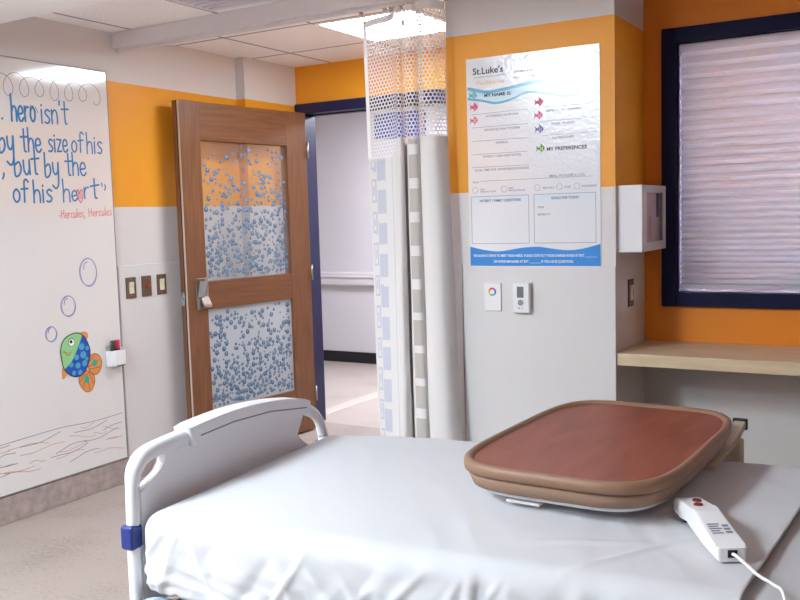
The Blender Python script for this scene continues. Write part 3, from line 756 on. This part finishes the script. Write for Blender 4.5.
def fish_icon(x, y, s, c1, c2):
    b = new()
    disc(b, x + 0.15 * s, y, 0.62 * s, Z1 + 0.0007, 0, 16, 0.5 * s)
    for q in ([(-.3, 0), (-1, .6), (-.8, 0), (-1, -.6)], [(.1, .4), (-.2, 1.0), (.45, .5)], [(.1, -.4), (-.1, -.95), (.45, -.45)]): poly(b, [(x + a * s, y + c * s) for a, c in q], Z1 + 0.0007, 0)
    for dx, dy in ((.35, .12), (0, -.15), (.3, -.25), (-.1, .2)): disc(b, x + dx * s, y + dy * s, .16 * s, Z1 + 0.001, 1, 8)
    obj('fish_icon', b, [flat('icon', c1, 0.45), flat('icon light', c2, 0.45)], ps_, normals=False)
for x, y, c1, c2 in ((.032, .736, (70, 168, 170), (150, 210, 210)), (.035, .686, (212, 56, 108), (236, 120, 150)), (.034, .629, (232, 96, 112), (246, 190, 196)), (.333, .682, (214, 46, 100), (240, 130, 160)),
                     (.330, .628, (226, 86, 140), (246, 176, 200)), (.333, .571, (98, 92, 172), (170, 166, 214)), (.337, .492, (58, 134, 70), (190, 220, 130))):
    fish_icon(x, y, 0.022, c1, c2)

# ------------------------------------------------------------------ cubicle curtain
ct = thing('curtain_track', 'thin white curtain track under the beam at the entry', 'curtain track', (1.0, 3.548, 2.372))
b = new(); box(b, -0.985, 1.03, -0.012, 0.012, -0.016, 0.0, 0.002); obj('rail', b, M['beam'], ct)
cu = thing('cubicle_curtain', 'gathered hospital curtain with open net top hanging before the doorway', 'curtain', (1.8, 3.54, 0.06))
path = [(1.560, 3.572), (1.60, 3.566), (1.66, 3.556), (1.715, 3.548), (1.755, 3.520), (1.785, 3.478), (1.806, 3.456), (1.819, 3.470), (1.765, 3.572), (1.698, 3.690), (1.708, 3.698), (1.776, 3.580), (1.828, 3.484), (1.846, 3.458), (1.868, 3.452), (1.887, 3.460), (1.888, 3.50), (1.886, 3.525), (1.895, 3.52), (1.900, 3.475), (1.912, 3.448), (1.945, 3.436), (1.985, 3.448), (2.004, 3.49), (2.004, 3.53)]
pp = smooth_pts([(p[0], p[1], 0) for p in path], 5)
ss = [0.0]
for a, c in zip(pp, pp[1:]): ss.append(ss[-1] + (c - a).length)
LEN = ss[-1]
def cur_pt(s, z):
    i = 0
    while i < len(ss) - 2 and ss[i + 1] < s: i += 1
    t = (s - ss[i]) / max(1e-9, ss[i + 1] - ss[i]); p = pp[i].lerp(pp[i + 1], max(0, min(1, t)))
    d = max(0.0, (2.3 - z) / 2.2)                     # folds loosen and the free edge swings out towards the floor
    k = max(0.0, (p.x - 1.83) / 0.18)
    x = p.x + 0.062 * k * d ** 1.5 + 0.030 * (1 - min(1, (p.x - 1.56) / 0.1)) * d
    y = p.y + 0.004 * math.sin(z * 5 + p.x * 20) * d - 0.012 * k * d
    x += d * (-0.032 * math.exp(-((s - s_at(6)) / 0.045) ** 2) + 0.006 * math.exp(-((s - s_at(14)) / 0.04) ** 2))
    x += 0.003 * math.sin(z * 7 + s * 30) * d
    return (x - 1.8, y - 3.54, z - 0.06)
def s_at(i): return ss[min(len(ss) - 1, i * 5)]
HT = lambda s: 2.318 + 0.016 * min(1, s / 0.25)      # top hem
HM = lambda s: 1.683 + (0.075 if s > s_at(4) else 0.012 * s / s_at(4))   # seam of the net
# lower cloth with woven squares
NU, NV = 260, 150
S4, S12, S15 = s_at(4), s_at(12), s_at(15)
b = new(); gridv = []
for i in range(NU + 1):
    s = LEN * i / NU; zt = HM(s) + 0.004
    gridv.append([b.verts.new(cur_pt(s, 0.06 + (zt - 0.06) * j / NV)) for j in range(NV + 1)])
for i in range(NU):
    s = LEN * (i + .5) / NU
    for j in range(NV):
        z = 0.06 + (HM(s) - 0.06) * (j + .5) / NV
        f = b.faces.new((gridv[i][j], gridv[i + 1][j], gridv[i + 1][j + 1], gridv[i][j + 1])); f.smooth = True
        ph = (z + 0.02) % 0.146; sq = ph < 0.105
        mi = 0
        if 0.055 < s < 0.112 and sq: mi = 1
        elif 0.012 < s < 0.046 and ((z - 0.03) % 0.146) < 0.105:
            q = ((z - 0.03) % 0.146)
            mi = 1 if (s < 0.018 or s > 0.040 or q < 0.012 or q > 0.093 or (0.035 < q < 0.075 and 0.024 < s < 0.034)) else 0
        elif s_at(12) + 0.03 < s < s_at(15) + 0.004 and sq: mi = 2
        elif 0.150 < s < 0.154 or 0.172 < s < 0.175: mi = 1
        f.material_index = mi
obj('curtain_cloth', b, [M['cur_white'], M['cur_blue'], M['cur_tan']], cu)
# net top: hexagonal holes, each cell rim six small faces
b = new(); px = 0.0185; py = px * 0.866
ns = int(LEN / px); nz = 44
for r in range(nz):
    for c in range(ns + 1):
        s0 = (c + (0.5 if r % 2 else 0.0)) * px + 0.008; 
        if s0 < 0.022 or s0 > LEN - 0.012: continue
        z0 = HM(s0) + 0.006 + r * py
        if z0 > HT(s0) - 0.02: continue
        ro, ri = px * 0.577, px * 0.40
        o_, i_ = [], []
        for k in range(6):
            a = PI / 6 + k * PI / 3
            o_.append(b.verts.new(cur_pt(min(LEN, max(0, s0 + ro * math.cos(a))), z0 + ro * math.sin(a))))
            i_.append(b.verts.new(cur_pt(min(LEN, max(0, s0 + ri * math.cos(a))), z0 + ri * math.sin(a))))
        for k in range(6): b.faces.new((o_[k], o_[(k + 1) % 6], i_[(k + 1) % 6], i_[k]))
obj('net', b, M['net'], cu)
b = new()
def strip(s0, s1, z0f, z1f, n):
    prev = None
    for i in range(n + 1):
        s = s0 + (s1 - s0) * i / n; a = b.verts.new(cur_pt(s, z0f(s))); c = b.verts.new(cur_pt(s, z1f(s)))
        if prev: b.faces.new((prev[0], a, c, prev[1]))
        prev = (a, c)
strip(0, LEN, lambda s: HT(s) - 0.03, HT, 200); strip(0, LEN, lambda s: HM(s) - 0.006, lambda s: HM(s) + 0.010, 200)
for k in range(20):
    strip(0.0, 0.022, lambda s: HM(s) + (HT(s) - HM(s)) * k / 20, lambda s: HM(s) + (HT(s) - HM(s)) * (k + 1) / 20, 2)
    strip(LEN - 0.015, LEN, lambda s: HM(s) + (HT(s) - HM(s)) * k / 20, lambda s: HM(s) + (HT(s) - HM(s)) * (k + 1) / 20, 2)
obj('hem', b, M['net'], cu)
for k in range(9):
    s = 0.01 + (LEN - 0.02) * ([0, .13, .27, .37, .47, .59, .7, .84, 1.0][k])
    p = cur_pt(s, HT(s))
    b = new(); tube(b, [(p[0], p[1], p[2] - 0.01), (p[0], p[1] + (3.548 - 3.54 - p[1]) * 0.5, p[2] + 0.018), (p[0], 0.008, 2.358 - 0.06)], 0.0016, 6); box(b, p[0] - 0.006, p[0] + 0.006, 0.0, 0.016, 2.345 - 0.06, 2.357 - 0.06)
    obj('hook', b, M['steel'], cu)

# ------------------------------------------------------------------ bed
BA = math.radians(4)
bed = thing('hospital_bed', 'white plastic ended hospital bed standing under the white sheets', 'bed', (2.07, 1.55, 0), (0, 0, BA))
def endboard(x, mirror=False):
    sgn = -1 if mirror else 1
    pr_ = [(0.042, 0.20), (0.042, 0.457), (0.043, 0.62), (0.050, 0.765), (0.068, 0.805), (0.10, 0.824), (0.16, 0.831), (0.263, 0.836), (0.443, 0.842), (0.631, 0.832), (0.80, 0.808), (0.90, 0.775), (0.955, 0.735), (0.98, 0.68), (0.985, 0.62), (0.985, 0.20)]
    b = new(); tp = smooth_pts([(x, y, z) for y, z in pr_], 5)
    tube(b, tp, [0.0175 + 0.0055 * max(0.0, min(1.0, (p.z - 0.74) / 0.07)) for p in tp], 14); fr = obj('end_board', b, M['bed_white'], bed)
    b = new()
    out = [(0.06, 0.42), (0.062, 0.735), (0.098, 0.750), (0.140, 0.766), (0.160, 0.785), (0.168, 0.83), (0.30, 0.842), (0.45, 0.848), (0.63, 0.838), (0.80, 0.815), (0.855, 0.785), (0.825, 0.745), (0.795, 0.712), (0.84, 0.675), (0.90, 0.645), (0.955, 0.61), (0.97, 0.42)]
    prism(b, out, x - 0.014, x + 0.014, 'x', 0, 0.005); obj('panel', b, M['bed_white'], fr)
    b = new()      # moulded grip over the top rail
    up = [(0.245, 0.864), (0.443, 0.872), (0.631, 0.862), (0.80, 0.838), (0.87, 0.815)]; lo = [(0.862, 0.772), (0.80, 0.782), (0.631, 0.806), (0.443, 0.812), (0.262, 0.806)]
    prism(b, [(p.x, p.y) for p in smooth_pts([(q[0], q[1], 0) for q in up], 4)] + [(p.x, p.y) for p in smooth_pts([(q[0], q[1], 0) for q in lo], 4)], x - 0.032, x + 0.032, 'x', 0, 0.010); obj('grip_cover', b, M['bed_white'], fr)
    b = new(); xs = x + sgn * 0.0325
    prism(b, [(0.29, 0.835), (0.443, 0.841), (0.631, 0.832), (0.84, 0.802), (0.84, 0.798), (0.631, 0.828), (0.443, 0.837), (0.29, 0.831)], min(xs, xs - sgn * 0.002), max(xs, xs - sgn * 0.002), 'x'); obj('grip_seam', b, flat('seam grey', (116, 120, 132), 0.5), fr)
    for y in (0.04, 0.985):
        b = new(); box(b, x - 0.022, x + 0.0195, y - 0.024, y + (0.018 if y < 0.5 else 0.024), 0.592, 0.655, 0.008, 0, 3); bo = obj('corner_bumper', b, M['blue_plastic'], fr); bo['label'] = 'blue corner bumper'
    return fr
endboard(0.0); endboard(2.20, True)
b = new(); box(b, 0.04, 2.16, 0.13, 0.17, 0.36, 0.42, 0.006); box(b, 0.04, 2.16, 0.92, 0.96, 0.36, 0.42, 0.006)
for x in (0.06, 0.7, 1.4, 2.10): box(b, x, x + 0.05, 0.17, 0.92, 0.37, 0.41, 0.004)
obj('deck_frame', b, M['bed_dark'], bed)
b = new(); box(b, 0.06, 2.14, 0.14, 0.97, 0.42, 0.45, 0.004); obj('deck', b, M['bed_grey'], bed)
b = new(); box(b, 0.25, 1.95, 0.22, 0.28, 0.14, 0.20, 0.006); box(b, 0.25, 1.95, 0.82, 0.88, 0.14, 0.20, 0.006)
for x in (0.25, 1.90): box(b, x, x + 0.06, 0.14, 0.97, 0.145, 0.195, 0.005)
for x in (0.45, 1.7): box(b, x, x + 0.07, 0.5, 0.57, 0.17, 0.38, 0.005)
obj('base_frame', b, M['bed_grey'], bed)
for x in (0.28, 1.93):
    for y in (0.17, 0.94):
        b = new(); lathe(b, [(0.045, -0.014), (0.062, -0.010), (0.062, 0.010), (0.045, 0.014)], 24, 'y', (x, y, 0.0625)); w = obj('caster', b, M['black'], bed)
        b = new(); box(b, x - 0.02, x + 0.02, y - 0.022, y + 0.022, 0.128, 0.150, 0.004); tube(b, [(x, y - 0.02, 0.06), (x, y - 0.02, 0.14)], 0.006, 8); tube(b, [(x, y + 0.02, 0.06), (x, y + 0.02, 0.14)], 0.006, 8); obj('fork', b, M['bed_grey'], w)
b = new(); tube(b, smooth_pts([(0.22, 0.15, 0.395), (0.16, 0.09, 0.425), (0.115, 0.035, 0.458), (0.085, 0.0, 0.470), (0.062, -0.022, 0.45), (0.055, -0.028, 0.38), (0.065, 0.0, 0.28), (0.12, 0.06, 0.22), (0.25, 0.17, 0.17)], 6), 0.018, 12); obj('side_tube', b, M['bed_grey'], bed)
MR = Matrix.Identity(4); MR[1][0] = math.tan(math.radians(1.6))      # the mattress lies a little askew
b = new(); box(b, 0.13, 2.13, 0.11, 0.88, 0.455, 0.655, 0.05, 0, 4); bmesh.ops.transform(b, matrix=MR, verts=b.verts); mo = obj('mattress', b, M['mattress'], bed, True)

# linen: rounded shell over the mattress with creases
def linen(bm, x0, x1, y0, y1, z0, z1, R, xe, off, wr, nx=250, ny=110, nzz=48):
    """foot end, both sides and top of a rounded box; xe is where the cloth stops"""
    def pos(p):
        q = Vector((min(max(p[0], x0 + R), x1 - R), min(max(p[1], y0 + R), y1 - R), min(p[2], z1 - R)))
        d = Vector(p) - q
        nrm = d.normalized() if d.length > 1e-6 else Vector((0, 0, 1))
        c = q + nrm * (R + off) if d.length > 1e-6 else Vector(p)
        ym = (y0 + y1) / 2
        if c.y > ym: c.y -= 0.15 * math.exp(-max(0, c.x) / 0.2) * ((c.y - ym) / (y1 - ym)) ** 2
        x, y, z = c
        t = max(0.0, min(1.0, (z1 - z) / (z1 - z0)))           # how far down the side
        top = max(0.0, nrm.z)
        w = 0.0
        # hanging folds on the sides: they lean and deepen downwards
        f = noise.noise(Vector((x * 6.5 + z * 4.0, z * 1.8, y * 0.7 + 3.1)))
        g = noise.noise(Vector((x * 15.0 - z * 9.0, z * 4.0, 7.7)))
        h = noise.noise(Vector((x * 3.2 + 1.3, z * 26.0 + x * 5.0, 2.2)))
        rg = lambda n_: max(0.0, 1 - abs(n_) * 3.2) ** 1.6
        e1 = noise.noise(Vector((x * 8.0 + z * 7.0, z * 2.6 - x * 1.2, 11.3))); e2 = noise.noise(Vector((x * 13.0 - z * 8.0, z * 3.0, 4.4))); e3 = noise.noise(Vector((x * 2.5, z * 22.0 - x * 4.0, 6.1)))
        w += (1 - top) * min(1.0, 0.15 + t * 2) * (0.013 * rg(e1) + 0.008 * rg(e2) + 0.007 * rg(e3) * max(0.0, min(1, t * 2 - 0.6)) * max(0.15, 1 - x * 0.9))
        w += (1 - top) * min(1.0, t * 2.2) * (0.009 * f + 0.004 * (1 - abs(g) * 2) + 0.006 * (1 - abs(h) * 2.2) * max(0, 1 - x * 1.2) * t * 1.6)
        w += (1 - top) * (0.010 * math.exp(-((x - 0.93 - 0.05 * (z - 0.6)) / 0.013) ** 2) - 0.006 * math.exp(-((x - 0.955) / 0.02) ** 2)) * min(1, 0.25 + t * 2)
        # soft ripples on the top
        a = noise.noise(Vector((x * 3.0, y * 2.4, 5.0))); c2 = noise.noise(Vector((x * 9.0 + y * 6.0, y * 3.0 - x * 2, 9.0)))
        w += top * (0.003 * a + 0.0026 * (1 - abs(c2) * 2.4) * (0.35 + 0.65 * max(0.0, min(1.0, (x - 0.5) / 0.6))))
        w += top * 0.006 * math.exp(-((y - y0 - 0.15 - 0.35 * (x - 1.02)) / 0.012) ** 2) * math.exp(-((x - 1.12) / 0.12) ** 2)
        w += top * 0.005 * math.exp(-((y - y0 - 0.05 - 1.3 * (x - 1.15)) / 0.014) ** 2) * math.exp(-((x - 1.22) / 0.11) ** 2)
        if nrm.x < -0.3: w *= 0.05
        c = c + nrm * (max(w, -0.002) * wr)
        # tuck under at the bottom
        u = max(0.0, (t - 0.85) / 0.15)
        if u > 0 and top < 0.5:
            cy = (y0 + y1) / 2; c.y += (cy - c.y) * 0.05 * u * u
            c.x += max(0.0, (0.15 - c.x)) * 0.22 * u
            c.z += 0.09 * u * max(0.0, 1 - (c.x - x0) / 0.20)
        return c
    def grid(fn, n, m):
        vs = [[bm.verts.new(pos(fn(i / n, j / m))) for j in range(m + 1)] for i in range(n + 1)]
        for i in range(n):
            for j in range(m):
                bm.faces.new((vs[i][j], vs[i + 1][j], vs[i + 1][j + 1], vs[i][j + 1])).smooth = True
    xq = lambda v: x0 + (xe(v) - x0 if callable(xe) else xe - x0)
    xf = lambda u, v=0.0: x0 + (xq(v) - x0) * u
    grid(lambda u, v: (xf(u, v), y0 + (y1 - y0) * v, z1), nx, ny)
    grid(lambda u, v: (xf(u), y0, z0 + (z1 - z0) * v), nx, nzz)
    grid(lambda u, v: (xf(u, 1.0), y1, z0 + (z1 - z0) * v), nx, nzz)
    grid(lambda u, v: (x0, y0 + (y1 - y0) * u, z0 + (z1 - z0) * v), ny, nzz)
    bmesh.ops.remove_doubles(bm, verts=bm.verts, dist=0.0004)
    bmesh.ops.transform(bm, matrix=MR, verts=bm.verts)
b = new(); linen(b, 0.10, 2.15, 0.052, 1.028, 0.465, 0.673, 0.050, 2.15, 0.0, 0.12)
# head end closing panel is tucked out of sight
fs_ = obj('fitted_sheet', b, M['sheet2'], None, True); fs_.location = (2.07, 1.55, 0); fs_.rotation_euler = (0, 0, BA)
tag(fs_, 'white fitted sheet stretched on the mattress, showing beyond the top sheet edge', 'bed sheet')
b = new(); linen(b, 0.029, 2.15, 0.034, 1.048, 0.462, 0.682, 0.046, lambda v: 1.468 + 0.135 * v, 0.002, 1.0)
fl = obj('flat_sheet', b, M['sheet'], None, True); fl.location = (2.07, 1.55, 0); fl.rotation_euler = (0, 0, BA)
sm = fl.modifiers.new('thick', 'SOLIDIFY'); sm.thickness = 0.004; sm.offset = 1
tag(fl, 'creased white top sheet draped over the foot end of the bed', 'bed sheet')

# ------------------------------------------------------------------ overbed table
ob = thing('overbed_table', 'overbed table with cherry wood top and tan rim, lowered across the bed', 'overbed table', (3.05, 2.437, 0), (0, 0, math.radians(-2)))
def sup(a, c, n=4.6, k=72):
    out = []
    for i in range(k):
        t = 2 * PI * i / k; ct_, st = math.cos(t), math.sin(t)
        out.append((a * math.copysign(abs(ct_) ** (2 / n), ct_), c * math.copysign(abs(st) ** (2 / n), st)))
    return out
def loft(bm, secs, capb=True, capt=True, n=4.6):
    rings = [[bm.verts.new((x, y, z)) for x, y in sup(a, c, n)] for a, c, z in secs]
    for r0, r1 in zip(rings, rings[1:]):
        for k in range(len(r0)): bm.faces.new((r0[k], r0[(k + 1) % len(r0)], r1[(k + 1) % len(r1)], r1[k])).smooth = True
    if capb: bm.faces.new(rings[0])
    if capt: bm.faces.new(rings[-1])
A_, B_ = 0.285, 0.452
b = new(); loft(b, [(A_ - .022, B_ - .022, .786), (A_ - .021, B_ - .021, .7905)]); obj('table_top', b, M['tray_wood'], ob)
b = new(); loft(b, [(A_ - .03, B_ - .03, .785), (A_ - .022, B_ - .022, .792), (A_ - .017, B_ - .017, .799), (A_ - .008, B_ - .008, .800), (A_ - .001, B_ - .001, .794), (A_, B_, .785), (A_ - .002, B_ - .002, .771), (A_ - .01, B_ - .01, .768), (A_ - .03, B_ - .03, .768)]); obj('rim', b, M['tray_rim'], ob)
b = new(); loft(b, [(A_ - .012, B_ - .012, .767), (A_ - .010, B_ - .010, .760), (A_ - .020, B_ - .020, .732), (A_ - .03, B_ - .035, .728)]); obj('skirt', b, M['tray_skirt'], ob)
b = new(); loft(b, [(A_ - .032, B_ - .034, .7278), (A_ - .036, B_ - .045, .716), (A_ - .06, B_ - .07, .708)]); obj('under_tray', b, M['white_plastic'], ob)
b = new(); box(b, -0.12, -0.03, -0.40, -0.28, 0.7005, 0.7078, 0.002); obj('release_lever', b, M['white_plastic'], ob)
b = new(); prism(b, [(0.15, 0.706), (0.15, 0.690), (0.44, 0.700), (0.56, 0.722), (0.56, 0.745), (0.50, 0.735), (0.40, 0.716), (0.30, 0.7065)], 0.225, 0.262, 'x', 0, 0.004); arm = obj('support_arm', b, M['beige'], ob)
b = new(); box(b, 0.221, 0.266, 0.556, 0.570, 0.716, 0.752, 0.003); obj('end_cap', b, M['black'], arm)
b = new(); box(b, 0.195, 0.270, 0.44, 0.50, 0.06, 0.705, 0.006); obj('column', b, M['beige'], ob)
b = new(); box(b, -0.10, 0.40, 0.43, 0.51, 0.03, 0.075, 0.010); box(b, -0.10, -0.03, -0.25, 0.43, 0.03, 0.075, 0.010); box(b, 0.33, 0.40, -0.25, 0.43, 0.03, 0.075, 0.010); obj('base', b, M['beige'], ob)
for x, y in ((-0.065, -0.22), (-0.065, 0.47), (0.365, -0.22), (0.365, 0.47)):
    b = new(); lathe(b, [(0.012, -0.012), (0.0165, -0.009), (0.0165, 0.009), (0.012, 0.012)], 16, 'x', (x, y, 0.0165)); obj('caster', b, M['black'], ob)

# ------------------------------------------------------------------ call pendant on the sheet
a0 = Vector((3.335, 2.155)); a1 = Vector((3.488, 1.898)); dv = (a1 - a0); LN = dv.length
pd = thing('call_handset', 'white bent nurse call handset with two red buttons lying on the sheet', 'handset', (a0.x, a0.y, 0.6935), (0, 0, math.atan2(dv.y, dv.x)))
b = new()
side = [(0.0, 0.014), (0.012, 0.010), (0.05, 0.012), (0.10, 0.020), (0.135, 0.020), (0.19, 0.003), (LN, 0.001), (LN, 0.030), (LN - 0.012, 0.034), (0.150, 0.060), (0.12, 0.060), (0.015, 0.048), (0.0, 0.040)]
prism(b, side, -0.031, 0.031, 'y', 0, 0.006); obj('case', b, M['white_plastic'], pd)
def on_top(x):
    pts = [(0.0, .040), (0.015, .048), (0.12, .060), (0.15, .060), (LN - .012, .034)]
    for p, q in zip(pts, pts[1:]):
        if p[0] <= x <= q[0]: return p[1] + (q[1] - p[1]) * (x - p[0]) / (q[0] - p[0])
    return 0.03
b = new(); box(b, 0.006, 0.060, -0.024, 0.024, 0.0005, 0.0125, 0.003); obj('shadow_pad', b, M['black'], pd)  # black pad stands in for the dark shadow under the raised head
for x, y in ((0.060, 0.006), (0.105, -0.006)):
    b = new(); lathe(b, [(0.0105, on_top(x) - 0.002), (0.0105, on_top(x) + 0.003), (0.008, on_top(x) + 0.0045)], 18, 'z', (x, y, 0)); bo = obj('push_button', b, flat('dark red plastic', (120, 26, 36), 0.4), pd); bo['label'] = 'dark red button'
b = new()
def quad_top(x0, x1, y0, y1, mi):
    b.faces.new([b.verts.new((x, y, on_top(x) + 0.0006)) for x, y in ((x0, y0), (x1, y0), (x1, y1), (x0, y1))]).material_index = mi
for k in range(5): quad_top(0.205 + k * 0.009, 0.210 + k * 0.009, -0.022, -0.022 + [0.026, 0.022, 0.027, 0.02, 0.024][k], 0)
for k in range(3): quad_top(0.21 + k * 0.013, 0.219 + k * 0.013, 0.008, 0.022, 0)
obj('label_print', b, M['p_grey'], pd, normals=False)
b = new(); box(b, LN - 0.002, LN + 0.002, -0.010, 0.010, 0.010, 0.026, 0.001); obj('cord_socket', b, M['black'], pd)
b = new(); tube(b, smooth_pts([(LN, 0, 0.018), (LN + 0.02, 0.002, 0.020), (LN + 0.05, 0.012, 0.012), (LN + 0.09, 0.018, 0.008), (LN + 0.13, 0.03, 0.006), (LN + 0.17, 0.035, -0.004), (LN + 0.22, 0.02, -0.10), (LN + 0.24, 0.0, -0.28)], 6), 0.0035, 10); obj('cord', b, M['white_plastic'], pd)

# blue sign in the corridor seen through the net
b = new(); box(b, -0.75, -0.2, 7.355, 7.377, 2.16, 2.40, 0.004)
tag(obj('corridor_sign', b, flat('sign blue', (70, 96, 170), 0.5)), 'blue panel high on the corridor wall seen through the curtain net', 'sign')

# ------------------------------------------------------------------ camera, world, view
cam = bpy.data.cameras.new('camera'); co = bpy.data.objects.new('camera', cam); C.objects.link(co)
r = Vector((0.86190663, 0.50628949, -0.02806973)); u = Vector((-0.02245975, 0.093421, 0.99537334)); f = Vector((-0.50656936, 0.85728844, -0.09189131))
co.matrix_world = Matrix(((r.x, u.x, -f.x, 3.828), (r.y, u.y, -f.y, 0.0), (r.z, u.z, -f.z, 1.425), (0, 0, 0, 1)))
cam.sensor_width = 36.0; cam.lens = 901.5 / 800 * 36.0; cam.clip_start = 0.02
SC.camera = co
w = bpy.data.worlds.new('world'); SC.world = w; w.use_nodes = True
w.node_tree.nodes['Background'].inputs[0].default_value = (0.56, 0.69, 0.82, 1); w.node_tree.nodes['Background'].inputs[1].default_value = 30.0
SC.view_settings.view_transform = 'Standard'; SC.view_settings.look = 'None'
SC.view_settings.exposure = 1.38; SC.view_settings.gamma = 1.0; SC.view_settings.use_curve_mapping = False
try:
    SC.cycles.use_denoising = True
    SC.cycles.max_bounces = 14; SC.cycles.diffuse_bounces = 8; SC.cycles.transparent_max_bounces = 24
    SC.cycles.sample_clamp_indirect = 6.0
except Exception: pass
